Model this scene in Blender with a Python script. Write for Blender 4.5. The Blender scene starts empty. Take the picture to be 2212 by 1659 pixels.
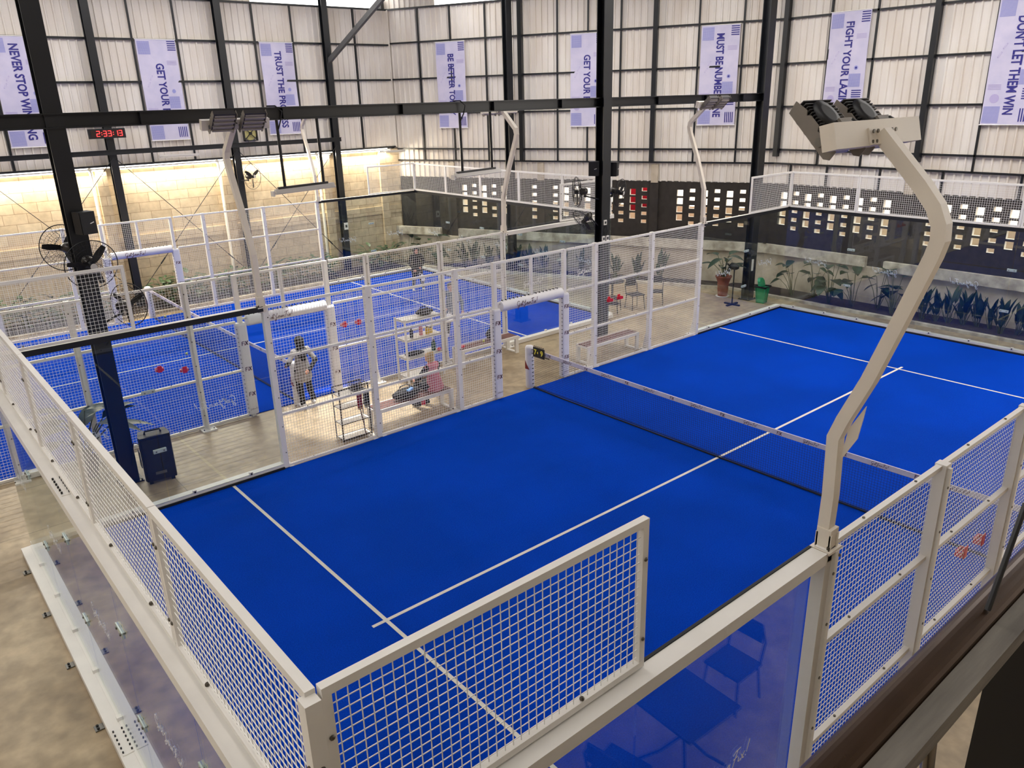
import bpy, bmesh, math, random
from mathutils import Vector as V, Matrix
random.seed(7)
SC = bpy.context.scene
COL = SC.collection
# ------------------------------------------------------------------ camera
def make_camera():
    px, py, pz = -0.9394, -2.4162, 6.1571
    a, b, c = 0.877647, -0.350784, -0.0269643
    f = V((math.cos(b)*math.cos(a), math.cos(b)*math.sin(a), math.sin(b)))
    r = V((math.sin(a), -math.cos(a), 0)); u = r.cross(f)
    r2 = r*math.cos(c) + u*math.sin(c); u2 = -r*math.sin(c) + u*math.cos(c)
    cd = bpy.data.cameras.new('camera'); co = bpy.data.objects.new('camera', cd); COL.objects.link(co)
    m = Matrix((r2, u2, -f)).transposed().to_4x4(); m.translation = V((px, py, pz))
    co.matrix_world = m
    cd.sensor_fit = 'HORIZONTAL'; cd.sensor_width = 36.0; cd.lens = 1684.83/2212*36.0
    cd.clip_start = 0.05; cd.clip_end = 300
    SC.camera = co
make_camera()
# ------------------------------------------------------------------ world / exposure
W = bpy.data.worlds.new('world'); SC.world = W; W.use_nodes = True
bg = W.node_tree.nodes['Background']; bg.inputs[0].default_value = (1.0, 0.965, 0.92, 1); bg.inputs[1].default_value = 3.0
SC.view_settings.view_transform = 'Standard'; SC.view_settings.look = 'None'
SC.view_settings.gamma = 1.0; SC.view_settings.exposure = 0.7; SC.view_settings.use_curve_mapping = False
SC.cycles.transparent_max_bounces = 40; SC.cycles.max_bounces = 8
ROOF_OPEN = [(14.4, 19.6, -6.0, 13.6), (15.4, 17.4, 13.6, 22.0), (-3.0, 13.5, 15.6, 17.6), (-3.0, 13.5, 20.4, 22.8), (-8.0, -4.6, -4.0, 14.0), (1.7, 2.9, -4.0, 6.0)]   # unseen skylight openings, added and sized to shape the daylight: x0, x1, y0, y1
# ------------------------------------------------------------------ materials
MATS = {}
def srgb(r, g, b):
    f = lambda c: (c/255/12.92 if c/255 <= 0.04045 else ((c/255+0.055)/1.055)**2.4)
    return (f(r), f(g), f(b), 1)
def mat(name, col, rough=0.5, metal=0.0, noise=0.0, nscale=8.0, bump=0.0, bscale=60.0, spec=0.5, emit=None, estr=1.0, col2=None, stretch=None):
    if name in MATS: return MATS[name]
    m = bpy.data.materials.new(name); m.use_nodes = True; nt = m.node_tree; p = nt.nodes['Principled BSDF']
    p.inputs['Base Color'].default_value = col; p.inputs['Roughness'].default_value = rough; p.inputs['Metallic'].default_value = metal
    p.inputs['Specular IOR Level'].default_value = spec
    tc = nt.nodes.new('ShaderNodeTexCoord'); src = tc.outputs['Object']
    if stretch:
        mp = nt.nodes.new('ShaderNodeMapping'); mp.inputs['Scale'].default_value = stretch
        nt.links.new(src, mp.inputs[0]); src = mp.outputs[0]
    if noise or col2:
        n = nt.nodes.new('ShaderNodeTexNoise'); n.inputs['Scale'].default_value = nscale; n.inputs['Detail'].default_value = 6
        nt.links.new(src, n.inputs['Vector'])
        mx = nt.nodes.new('ShaderNodeMix'); mx.data_type = 'RGBA'
        c2 = col2 or tuple(c*(1-noise) for c in col[:3])+(1,)
        mx.inputs[6].default_value = c2; mx.inputs[7].default_value = col
        rp = nt.nodes.new('ShaderNodeMapRange'); rp.inputs[1].default_value = 0.35; rp.inputs[2].default_value = 0.65
        nt.links.new(n.outputs[0], rp.inputs[0]); nt.links.new(rp.outputs[0], mx.inputs[0]); nt.links.new(mx.outputs[2], p.inputs['Base Color'])
    if bump:
        n2 = nt.nodes.new('ShaderNodeTexNoise'); n2.inputs['Scale'].default_value = bscale; n2.inputs['Detail'].default_value = 4
        nt.links.new(tc.outputs['Object'], n2.inputs['Vector'])
        bm_ = nt.nodes.new('ShaderNodeBump'); bm_.inputs['Strength'].default_value = bump; bm_.inputs['Distance'].default_value = 0.02
        nt.links.new(n2.outputs[0], bm_.inputs['Height']); nt.links.new(bm_.outputs[0], p.inputs['Normal'])
    if emit:
        p.inputs['Emission Color'].default_value = emit; p.inputs['Emission Strength'].default_value = estr
    MATS[name] = m; return m
def glass_mat(name, tint, f0=1.5):
    m = bpy.data.materials.new(name); m.use_nodes = True; nt = m.node_tree; nt.nodes.clear()
    o = nt.nodes.new('ShaderNodeOutputMaterial'); t = nt.nodes.new('ShaderNodeBsdfTransparent'); g = nt.nodes.new('ShaderNodeBsdfGlossy')
    g.inputs['Roughness'].default_value = 0.0; g.inputs['Color'].default_value = (0.95, 0.97, 0.97, 1); t.inputs['Color'].default_value = tint
    fr = nt.nodes.new('ShaderNodeFresnel'); fr.inputs['IOR'].default_value = f0
    ge = nt.nodes.new('ShaderNodeNewGeometry')     # same Fresnel on the back faces as on the front ones
    mp = nt.nodes.new('ShaderNodeMapRange'); mp.inputs[3].default_value = f0; mp.inputs[4].default_value = 1.0/f0
    nt.links.new(ge.outputs['Backfacing'], mp.inputs[0])
    iv = nt.nodes.new('ShaderNodeMath'); iv.operation = 'ADD'; iv.inputs[1].default_value = 0.0
    nt.links.new(mp.outputs[0], iv.inputs[0])
    mx = nt.nodes.new('ShaderNodeMixShader')
    lw = nt.nodes.new('ShaderNodeLayerWeight'); lw.inputs['Blend'].default_value = 0.5
    # Schlick curve from the facing angle
    pw = nt.nodes.new('ShaderNodeMath'); pw.operation = 'POWER'; pw.inputs[1].default_value = 5.0
    nt.links.new(lw.outputs['Facing'], pw.inputs[0])
    mr = nt.nodes.new('ShaderNodeMapRange'); mr.inputs[3].default_value = 0.045; mr.inputs[4].default_value = 1.0
    nt.links.new(pw.outputs[0], mr.inputs[0])
    nt.links.new(mr.outputs[0], mx.inputs[0]); nt.links.new(t.outputs[0], mx.inputs[1]); nt.links.new(g.outputs[0], mx.inputs[2]); nt.links.new(mx.outputs[0], o.inputs[0])
    for n in (fr, ge, mp, iv): nt.nodes.remove(n)
    MATS[name] = m; return m
GLASS = glass_mat('court_glass', (0.945, 0.98, 0.98, 1))
WHITE = mat('white_powder_coat', srgb(232, 228, 220), 0.42, noise=0.06, nscale=3)
WIRE = mat('white_wire', srgb(238, 236, 230), 0.45)
BLACK = mat('black_steel', srgb(20, 23, 28), 0.38, noise=0.25, nscale=2.5)
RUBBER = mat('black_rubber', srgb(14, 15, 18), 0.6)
DARK = mat('dark_plastic', srgb(12, 12, 14), 0.5)
STEEL = mat('bare_steel', srgb(120, 118, 112), 0.35, 0.8)
BOLT = mat('bolt_head', srgb(92, 86, 76), 0.4, 0.6)
PADM = mat('pad_vinyl', srgb(226, 224, 226), 0.45, noise=0.04, nscale=5)
RED = mat('fix_red', srgb(120, 18, 28), 0.5)
INK = mat('fix_dark', srgb(70, 18, 30), 0.5)
BRED = mat('red_plastic', srgb(205, 22, 48), 0.35)
LETTER = mat('white_decal', srgb(245, 245, 245), 0.5)
LED_RED = mat('led_red', srgb(255, 40, 40), 0.4, emit=(1.0, 0.03, 0.03, 1), estr=2.5)
TUBE = mat('lit_tube', srgb(255, 246, 225), 0.4, emit=(1.0, 0.86, 0.62, 1), estr=9)
SOIL = mat('dark_soil', srgb(58, 46, 38), 0.95, noise=0.5, nscale=10, bump=0.6, bscale=25)
CONC = mat('rough_concrete', srgb(200, 188, 170), 0.85, col2=srgb(164, 150, 130), nscale=1.6, bump=0.15, bscale=18)
CONCB = mat('pale_concrete', srgb(206, 198, 182), 0.85, col2=srgb(150, 140, 124), nscale=3.0, bump=0.15, bscale=18)
CLAD = mat('corrugated_sheet', srgb(226, 220, 212), 0.45, col2=srgb(212, 202, 190), nscale=1.2, stretch=(1, 1, 0.3))
SHADE = mat('dark_shade_cloth', srgb(38, 35, 34), 0.9, noise=0.3, nscale=3)
LEAF = mat('dark_green_leaf', srgb(34, 62, 34), 0.4, col2=srgb(20, 40, 26), nscale=5)
LEAF2 = mat('mid_green_leaf', srgb(56, 82, 42), 0.42, col2=srgb(30, 52, 30), nscale=5)
STEM = mat('plant_stem', srgb(92, 96, 56), 0.6, noise=0.3)
SKIN = mat('skin', srgb(205, 150, 125), 0.5)
CLOTHB = mat('black_cloth', srgb(22, 22, 26), 0.85)
WOOD = mat('bench_wood', srgb(126, 84, 74), 0.55, col2=srgb(92, 58, 52), nscale=4, stretch=(1, 12, 12))
def floor_mat():
    m = mat('floor_concrete', srgb(186, 166, 134), 0.42, col2=srgb(148, 128, 98), nscale=0.9, bump=0.03, bscale=30)
    nt = m.node_tree; p = nt.nodes['Principled BSDF']; tc = next(n for n in nt.nodes if n.type == 'TEX_COORD')
    old = p.inputs['Base Color'].links[0].from_socket
    n = nt.nodes.new('ShaderNodeTexNoise'); n.inputs['Scale'].default_value = 5; n.inputs['Detail'].default_value = 8; nt.links.new(tc.outputs['Object'], n.inputs['Vector'])
    mr = nt.nodes.new('ShaderNodeMapRange'); mr.inputs[1].default_value = 0.3; mr.inputs[2].default_value = 0.7; mr.inputs[3].default_value = 0.72; mr.inputs[4].default_value = 1.1
    nt.links.new(n.outputs[0], mr.inputs[0])
    mu = nt.nodes.new('ShaderNodeMix'); mu.data_type = 'RGBA'; mu.blend_type = 'MULTIPLY'; mu.inputs[0].default_value = 1
    nt.links.new(old, mu.inputs[6]); nt.links.new(mr.outputs[0], mu.inputs[7])
    sx = nt.nodes.new('ShaderNodeSeparateXYZ'); nt.links.new(tc.outputs['Object'], sx.inputs[0])
    def joint(sock, period, off):
        a = nt.nodes.new('ShaderNodeMath'); a.operation = 'ADD'; a.inputs[1].default_value = off; nt.links.new(sock, a.inputs[0])
        w = nt.nodes.new('ShaderNodeMath'); w.operation = 'PINGPONG'; w.inputs[1].default_value = period/2; nt.links.new(a.outputs[0], w.inputs[0])
        l = nt.nodes.new('ShaderNodeMath'); l.operation = 'GREATER_THAN'; l.inputs[1].default_value = 0.007; nt.links.new(w.outputs[0], l.inputs[0]); return l.outputs[0]
    a = joint(sx.outputs['X'], 6.0, -2.4); b = joint(sx.outputs['Y'], 60.0, -10.64); b2 = joint(sx.outputs['Y'], 60.0, -12.42)
    mn = nt.nodes.new('ShaderNodeMath'); mn.operation = 'MINIMUM'; nt.links.new(b2, mn.inputs[0]); nt.links.new(b, mn.inputs[1]); m0 = mn; mn = nt.nodes.new('ShaderNodeMath'); mn.operation = 'MINIMUM'; nt.links.new(m0.outputs[0], mn.inputs[0]); nt.links.new(a, mn.inputs[1])
    mk = nt.nodes.new('ShaderNodeMapRange'); mk.inputs[3].default_value = 0.45; nt.links.new(mn.outputs[0], mk.inputs[0])
    m2 = nt.nodes.new('ShaderNodeMix'); m2.data_type = 'RGBA'; m2.blend_type = 'MULTIPLY'; m2.inputs[0].default_value = 1
    nt.links.new(mu.outputs[2], m2.inputs[6]); nt.links.new(mk.outputs[0], m2.inputs[7]); nt.links.new(m2.outputs[2], p.inputs['Base Color'])
    return m
FLOOR = floor_mat()
def turf_mat():
    m = mat('blue_turf', srgb(0, 66, 200), 0.95, col2=srgb(0, 50, 170), nscale=70, bump=0.7, bscale=160, spec=0.05)
    nt = m.node_tree; p = nt.nodes['Principled BSDF']; tc = next(n for n in nt.nodes if n.type == 'TEX_COORD')
    p.inputs['Sheen Weight'].default_value = 0.25; p.inputs['Sheen Roughness'].default_value = 0.35; p.inputs['Sheen Tint'].default_value = (0.0, 0.3, 1.0, 1)
    n = nt.nodes.new('ShaderNodeTexNoise'); n.inputs['Scale'].default_value = 0.55; n.inputs['Detail'].default_value = 5; nt.links.new(tc.outputs['Object'], n.inputs['Vector'])
    mr = nt.nodes.new('ShaderNodeMapRange'); mr.inputs[1].default_value = 0.35; mr.inputs[2].default_value = 0.65; mr.inputs[3].default_value = 0.86; mr.inputs[4].default_value = 1.06; nt.links.new(n.outputs[0], mr.inputs[0])
    mu = nt.nodes.new('ShaderNodeMix'); mu.data_type = 'RGBA'; mu.blend_type = 'MULTIPLY'; mu.inputs[0].default_value = 1
    nt.links.new(p.inputs['Base Color'].links[0].from_socket, mu.inputs[6]); nt.links.new(mr.outputs[0], mu.inputs[7]); nt.links.new(mu.outputs[2], p.inputs['Base Color'])
    return m
TURF = turf_mat()
LINE = mat('white_turf', srgb(222, 218, 206), 0.85, bump=0.3, bscale=200, spec=0.2)
def brick_mat():
    m = bpy.data.materials.new('limestone_blocks'); m.use_nodes = True; nt = m.node_tree; p = nt.nodes['Principled BSDF']; p.inputs['Roughness'].default_value = 0.85
    tc = nt.nodes.new('ShaderNodeTexCoord'); mp = nt.nodes.new('ShaderNodeMapping'); mp.inputs['Rotation'].default_value = (math.pi/2, 0, 0)
    nt.links.new(tc.outputs['Object'], mp.inputs[0])
    b = nt.nodes.new('ShaderNodeTexBrick'); nt.links.new(mp.outputs[0], b.inputs['Vector'])
    b.inputs['Scale'].default_value = 1.0; b.inputs['Brick Width'].default_value = 0.64; b.inputs['Row Height'].default_value = 0.3
    b.inputs['Mortar Size'].default_value = 0.006; b.inputs['Mortar Smooth'].default_value = 0.1; b.inputs['Bias'].default_value = 0.0
    b.inputs['Color1'].default_value = srgb(214, 196, 164); b.inputs['Color2'].default_value = srgb(196, 176, 144); b.inputs['Mortar'].default_value = srgb(140, 118, 92)
    n = nt.nodes.new('ShaderNodeTexNoise'); n.inputs['Scale'].default_value = 6; n.inputs['Detail'].default_value = 6; nt.links.new(tc.outputs['Object'], n.inputs['Vector'])
    mr = nt.nodes.new('ShaderNodeMapRange'); mr.inputs[1].default_value = 0.3; mr.inputs[2].default_value = 0.7; mr.inputs[3].default_value = 0.8; mr.inputs[4].default_value = 1.05; nt.links.new(n.outputs[0], mr.inputs[0])
    mu = nt.nodes.new('ShaderNodeMix'); mu.data_type = 'RGBA'; mu.blend_type = 'MULTIPLY'; mu.inputs[0].default_value = 1
    nt.links.new(b.outputs['Color'], mu.inputs[6]); nt.links.new(mr.outputs[0], mu.inputs[7]); nt.links.new(mu.outputs[2], p.inputs['Base Color'])
    return m
BRICK = brick_mat()
# ------------------------------------------------------------------ mesh helpers
class MB:
    def __init__(s): s.v = []; s.f = []; s.mi = []; s.sm = []
    def add(s, vs, fs, mi=0, smooth=False):
        k = len(s.v); s.v += [tuple(x) for x in vs]
        for f in fs: s.f.append(tuple(i+k for i in f)); s.mi.append(mi); s.sm.append(smooth)
    def box(s, x0, x1, y0, y1, z0, z1, mi=0):
        s.add([(x0,y0,z0),(x1,y0,z0),(x1,y1,z0),(x0,y1,z0),(x0,y0,z1),(x1,y0,z1),(x1,y1,z1),(x0,y1,z1)],
              [(0,3,2,1),(4,5,6,7),(0,1,5,4),(1,2,6,5),(2,3,7,6),(3,0,4,7)], mi)
    def bar(s, p0, p1, w, h, up=(0,0,1), mi=0, caps=True, w1=None, h1=None):
        p0 = V(p0); p1 = V(p1); d = (p1-p0).normalized(); up = V(up)
        side = d.cross(up)
        if side.length < 1e-4: side = d.cross(V((1,0,0)))
        side.normalize(); u = side.cross(d)
        w1 = w if w1 is None else w1; h1 = h if h1 is None else h1
        vs = []
        for p, a, b in ((p0, w, h), (p1, w1, h1)):
            for i, j in ((-1,-1),(1,-1),(1,1),(-1,1)): vs.append(p + side*(a/2*i) + u*(b/2*j))
        fs = [(0,1,5,4),(1,2,6,5),(2,3,7,6),(3,0,4,7)]
        if caps: fs += [(0,3,2,1),(4,5,6,7)]
        s.add(vs, fs, mi)
    def tube(s, pts, r, n=8, mi=0, smooth=True, r1=None, closed=False):
        pts = [V(p) for p in pts]; N = len(pts); vs = []
        ref = None
        for i, p in enumerate(pts):
            if closed: d = pts[(i+1) % N] - pts[i-1]
            else: d = pts[min(i+1, N-1)] - pts[max(i-1, 0)]
            d.normalize()
            if ref is None:
                a = V((0,0,1)) if abs(d.z) < 0.9 else V((1,0,0)); e = d.cross(a).normalized()
            else:
                e = (ref - d*ref.dot(d)).normalized()
            ref = e; g = d.cross(e)
            rr = r if r1 is None else r + (r1-r)*i/(N-1)
            if isinstance(r, (list, tuple)): rr = r[i]
            for k in range(n):
                t = 2*math.pi*k/n; vs.append(p + e*(rr*math.cos(t)) + g*(rr*math.sin(t)))
        fs = []
        M = N if closed else N-1
        for i in range(M):
            j = (i+1) % N
            for k in range(n): fs.append((i*n+k, i*n+(k+1) % n, j*n+(k+1) % n, j*n+k))
        s.add(vs, fs, mi, smooth)
        if not closed:
            s.add(vs[:n], [tuple(range(n-1, -1, -1))], mi); s.add(vs[-n:], [tuple(range(n))], mi)
    def lathe(s, prof, c=(0,0,0), n=24, mi=0, axis=(0,0,1), smooth=True, cap=True):
        ax = V(axis).normalized(); a = V((0,0,1)) if abs(ax.z) < 0.9 else V((1,0,0)); e = a.cross(ax).normalized(); g = ax.cross(e); c = V(c)
        vs = []
        for r, z in prof:
            for k in range(n):
                t = 2*math.pi*k/n; vs.append(c + ax*z + e*(r*math.cos(t)) + g*(r*math.sin(t)))
        fs = []
        for i in range(len(prof)-1):
            for k in range(n): fs.append((i*n+k, i*n+(k+1) % n, (i+1)*n+(k+1) % n, (i+1)*n+k))
        s.add(vs, fs, mi, smooth)
        if cap:
            s.add(vs[:n], [tuple(range(n-1, -1, -1))], mi); s.add(vs[-n:], [tuple(range(n))], mi)
    def ball(s, c, r, n=12, mi=0, sc=(1,1,1)):
        vs = []; fs = []
        m = n//2
        for i in range(m+1):
            ph = math.pi*i/m
            for k in range(n):
                t = 2*math.pi*k/n
                vs.append((c[0]+r*sc[0]*math.sin(ph)*math.cos(t), c[1]+r*sc[1]*math.sin(ph)*math.sin(t), c[2]+r*sc[2]*math.cos(ph)))
        for i in range(m):
            for k in range(n): fs.append((i*n+k, (i+1)*n+k, (i+1)*n+(k+1) % n, i*n+(k+1) % n))
        s.add(vs, fs, mi, True)
    def poly(s, pts, ext, mi=0):          # flat outline pushed along ext
        pts = [V(p) for p in pts]; e = V(ext); n = len(pts)
        vs = pts + [p+e for p in pts]
        fs = [tuple(range(n)), tuple(range(2*n-1, n-1, -1))] + [(i, i+n, (i+1) % n + n, (i+1) % n) for i in range(n)]
        s.add(vs, fs, mi)
    def mesh(s, name, mats, off=(0,0,0)):
        me = bpy.data.meshes.new(name); o = V(off)
        me.from_pydata([V(v)-o for v in s.v], [], s.f)
        for m in (mats if isinstance(mats, (list, tuple)) else [mats]): me.materials.append(m)
        me.polygons.foreach_set('material_index', s.mi); me.polygons.foreach_set('use_smooth', s.sm); me.update()
        return me
    def build(s, name, mats, parent=None, origin=None):
        off = V(origin) if origin is not None else (wloc(parent) if parent else V((0,0,0)))
        o = bpy.data.objects.new(name, s.mesh(name, mats, off)); COL.objects.link(o)
        if parent: o.parent = parent
        elif origin is not None: o.location = origin
        return o
def wloc(o):
    l = V((0,0,0))
    while o: l = l + o.location; o = o.parent
    return l
def tag(o, label, cat, group=None, kind=None):
    o['label'] = label; o['category'] = cat
    if group: o['group'] = group
    if kind: o['kind'] = kind
    return o
def thing(name, label, cat, loc=(0,0,0), rz=0.0, group=None):
    o = bpy.data.objects.new(name, None); COL.objects.link(o); o.location = loc; o.rotation_euler = (0, 0, rz); o.empty_display_size = 0.1
    return tag(o, label, cat, group)
def struct(o):
    o['kind'] = 'structure'; return o
def part(name, mb, mats, root): return mb.build(name, mats, root)
def lpart(name, mb, mats, root):           # mesh given in the root's own frame
    return mb.build(name, mats, root, origin=(0,0,0))
def copy_tree(o, loc=None, rz=None, label=None, group=None, parent=None, scale=None):
    c = o.copy(); COL.objects.link(c)
    if parent: c.parent = parent
    if loc is not None: c.location = loc
    if rz is not None: c.rotation_euler = (c.rotation_euler[0], c.rotation_euler[1], rz)
    if scale is not None: c.scale = (scale,)*3
    if label: c['label'] = label
    if group: c['group'] = group
    for ch in list(o.children): copy_tree(ch, parent=c)
    return c
# text -> mesh in the plane (o, ex, ey), pushed out along ex x ey
def text_verts(txt, size, bold=0.0, sx=1.0, depth=0.002):
    cu = bpy.data.curves.new('lettering', 'FONT'); cu.body = txt; cu.size = size; cu.align_x = 'CENTER'; cu.align_y = 'CENTER'; cu.offset = bold; cu.extrude = depth; cu.resolution_u = 3
    ob = bpy.data.objects.new('lettering', cu); COL.objects.link(ob)
    dg = bpy.context.evaluated_depsgraph_get(); dg.update()
    me = bpy.data.meshes.new_from_object(ob.evaluated_get(dg))
    vs = [V((v.co.x*sx, v.co.y, v.co.z)) for v in me.vertices]; fs = [tuple(p.vertices) for p in me.polygons]
    bpy.data.objects.remove(ob); bpy.data.curves.remove(cu); bpy.data.meshes.remove(me)
    return vs, fs
_TC = {}
def text(mb, txt, o, ex, ey, size, fit=None, bold=0.0, mi=0, depth=0.002):
    key = (txt, size, bold, depth)
    if key not in _TC: _TC[key] = text_verts(txt, size, bold, 1.0, depth)
    vs, fs = _TC[key]
    ex = V(ex).normalized(); ey = V(ey).normalized(); ez = ex.cross(ey); o = V(o)
    k = 1.0
    if fit:
        w = max(v.x for v in vs)-min(v.x for v in vs); k = fit/w
    mb.add([o+ex*(v.x*k)+ey*v.y+ez*v.z for v in vs], fs, mi)
# handwritten strokes of the court script, unit height about 1
SCRIPT = {
 'G': (0.78, [[(0.62,0.78),(0.5,0.98),(0.28,1.0),(0.08,0.78),(0.02,0.45),(0.12,0.18),(0.34,0.14),(0.52,0.34),(0.56,0.56),(0.5,0.2),(0.42,-0.3),(0.2,-0.48),(0.08,-0.3),(0.3,-0.05),(0.7,0.16)]]),
 'e': (0.38, [[(0.0,0.14),(0.22,0.28),(0.28,0.42),(0.16,0.5),(0.06,0.32),(0.1,0.1),(0.24,0.08),(0.38,0.2)]]),
 't': (0.32, [[(0.0,0.2),(0.12,0.6),(0.18,0.95),(0.12,0.4),(0.14,0.1),(0.22,0.08),(0.34,0.2)],[(-0.02,0.66),(0.34,0.72)]]),
 'Y': (0.8, [[(0.04,0.92),(0.1,0.6),(0.24,0.46),(0.42,0.62),(0.58,0.98),(0.5,0.4),(0.36,-0.3),(0.18,-0.46),(0.1,-0.28),(0.36,0.0),(0.78,0.22)]]),
 'o': (0.36, [[(0.2,0.48),(0.06,0.4),(0.04,0.16),(0.18,0.06),(0.28,0.22),(0.2,0.46),(0.38,0.42)]]),
 'u': (0.4, [[(0.0,0.42),(0.04,0.14),(0.14,0.06),(0.26,0.22),(0.3,0.46),(0.28,0.14),(0.4,0.12)]]),
 'r': (0.36, [[(0.0,0.14),(0.1,0.48),(0.14,0.38),(0.26,0.44),(0.24,0.14),(0.36,0.1)]]),
 'F': (0.7, [[(0.5,0.98),(0.34,0.4),(0.22,0.02),(0.06,0.0)],[(0.1,0.82),(0.3,1.0),(0.8,1.04)],[(0.18,0.5),(0.6,0.56)]]),
 'i': (0.24, [[(0.02,0.42),(0.02,0.12),(0.12,0.08),(0.24,0.2)],[(0.08,0.62),(0.1,0.68)]]),
 'x': (0.4, [[(0.0,0.46),(0.14,0.3),(0.26,0.06),(0.36,0.08)],[(0.34,0.5),(0.02,0.02)]]),
 '!': (0.3, [[(0.3,1.1),(0.16,0.3)],[(0.1,0.08),(0.12,0.14)]]),
}
def script(mb, o, ex, ey, length, mi=0, wt=0.085, txt='GetYourFix!'):
    ex = V(ex).normalized(); ey = V(ey).normalized(); ez = ex.cross(ey)
    tot = sum(SCRIPT[c][0] for c in txt); k = length/tot; x = -tot/2; o = V(o)
    for c in txt:
        adv, strokes = SCRIPT[c]
        for st in strokes:
            pts = [(x+a+0.12*b, b-0.3) for a, b in st]
            n = len(pts)
            L = []; R = []
            for i in range(n):
                a = pts[max(i-1, 0)]; b = pts[min(i+1, n-1)]; dx, dy = b[0]-a[0], b[1]-a[1]; q = math.hypot(dx, dy) or 1
                nx, ny = -dy/q*wt/2, dx/q*wt/2
                L.append((pts[i][0]+nx, pts[i][1]+ny)); R.append((pts[i][0]-nx, pts[i][1]-ny))
            vs = [o+ex*(p[0]*k)+ey*(p[1]*k)+ez*0.0015 for p in L+R]
            mb.add(vs, [(i, i+n, i+n+1, i+1) for i in range(n-1)], mi)
        x += adv
def fixlogo(mb, o, ex, ey, h, mi0=0, mi1=1):
    ex = V(ex).normalized(); ey = V(ey).normalized(); o = V(o)
    n = ex.cross(ey)*0.002
    def st(a, b, w, mi):
        p = o+(ex*a[0]+ey*a[1])*h+n; q = o+(ex*b[0]+ey*b[1])*h+n
        d = (q-p).normalized(); s = d.cross(n.normalized())*(w*h/2)
        mb.add([p+s, p-s, q-s, q+s], [(0,1,2,3)], mi)
    st((-0.75,-0.5),(-0.7,0.5),0.17,mi1); st((-0.72,0.42),(-0.2,0.46),0.17,mi1); st((-0.72,0.02),(-0.3,0.06),0.15,mi1)
    st((-0.1,-0.5),(-0.06,0.1),0.15,mi0); st((-0.05,0.3),(-0.04,0.42),0.16,mi0)
    st((0.1,0.5),(0.7,-0.5),0.2,mi1); st((0.75,0.5),(0.08,-0.5),0.2,mi1)
Z = V((0,0,1))
# ------------------------------------------------------------------ setting: floor, walls, roof
FZ = -0.015
m = MB(); m.box(-14, 26, -9, 27, FZ-0.2, FZ); struct(m.build('floor', FLOOR))
m = MB(); m.box(-60, 80, -50, 80, -0.9, -0.7); struct(m.build('ground', mat('outside_ground', srgb(190, 182, 168), 0.9, noise=0.2, nscale=1)))
P0 = V((16.3, 25.3, 0)); P1 = V((22.42, 12.1, 0)); D2 = (P1-P0).normalized(); N2 = V((D2.y, -D2.x, 0))*1.0    # N2 points into the hall
if N2.x > 0: N2 = -N2
L2 = (P1-P0).length
XW = 22.42
def W2(s, off, z): return P0 + D2*s + N2*off + Z*z
def W3(s, off, z): return V((XW-off, 12.1-s, z))
def WL(s, off, z): return V((s, 25.05-off, z))
def cladding(mb, F, s0, s1, z0, z1, pitch=0.22):
    prof = [(0,0),(0.10,0),(0.118,0.042),(0.152,0.042),(0.17,0.0)]
    pts = []; s = s0
    while s < s1:
        for a, b in prof:
            if s+a*pitch/0.22 < s1: pts.append((s+a*pitch/0.22, b))
        s += pitch
    pts.append((s1, 0)); n = len(pts)
    vs = [F(a, b, z0) for a, b in pts] + [F(a, b, z1) for a, b in pts]
    fs = [(i, i+1, n+i+1, n+i) for i in range(n-1)]
    vs2 = [F(a, b-0.03, z0) for a, b in pts] + [F(a, b-0.03, z1) for a, b in pts]
    mb.add(vs, fs); mb.add(vs2, fs)
def wbar(mb, F, s0, s1, z, w, h, off): mb.bar(F(s0, off, z), F(s1, off, z), w, h)
def wpost(mb, F, s, z0, z1, w, dpt, off):
    p = F(s, off, z0); q = F(s, off, z1); d = (F(s+1, off, 0)-F(s, off, 0)).normalized()
    n = d.cross(Z); a = d*(w/2); b = n*(dpt/2)
    mb.add([p-a-b, p+a-b, p+a+b, p-a+b, q-a-b, q+a-b, q+a+b, q-a+b], [(0,3,2,1),(4,5,6,7),(0,1,5,4),(1,2,6,5),(2,3,7,6),(3,0,4,7)])
# left wall (brick below, sheet above)
m = MB(); m.box(-14, 16.4, 25.05, 25.3, FZ, 4.42); m.box(-14, 16.3, 25.0, 25.05, 1.98, 2.28)
for x in (1.55, 5.42, 9.3, 13.1, 15.55): m.box(x-0.16, x+0.16, 24.93, 25.05, FZ, 4.4)
wl = struct(m.build('wall_left', BRICK))
m = MB(); cladding(m, WL, -14, 16.3, 4.5, 9.36); cladding(m, WL, -14, 11.0, 9.36, 9.8); part('cladding', m, CLAD, wl)
for z in (4.5, 5.72, 6.94, 8.16, 9.36):
    m = MB(); wbar(m, WL, -14, 16.2, z, 0.06, 0.06, 0.06); part('girt', m, BLACK, wl)
for x in (-0.75, 0.6, 3.15, 4.5, 7.05, 8.4, 10.98, 12.35, 14.8):
    m = MB(); wpost(m, WL, x, 4.5, 9.36, 0.06, 0.06, 0.05); part('stud', m, BLACK, wl)
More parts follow.
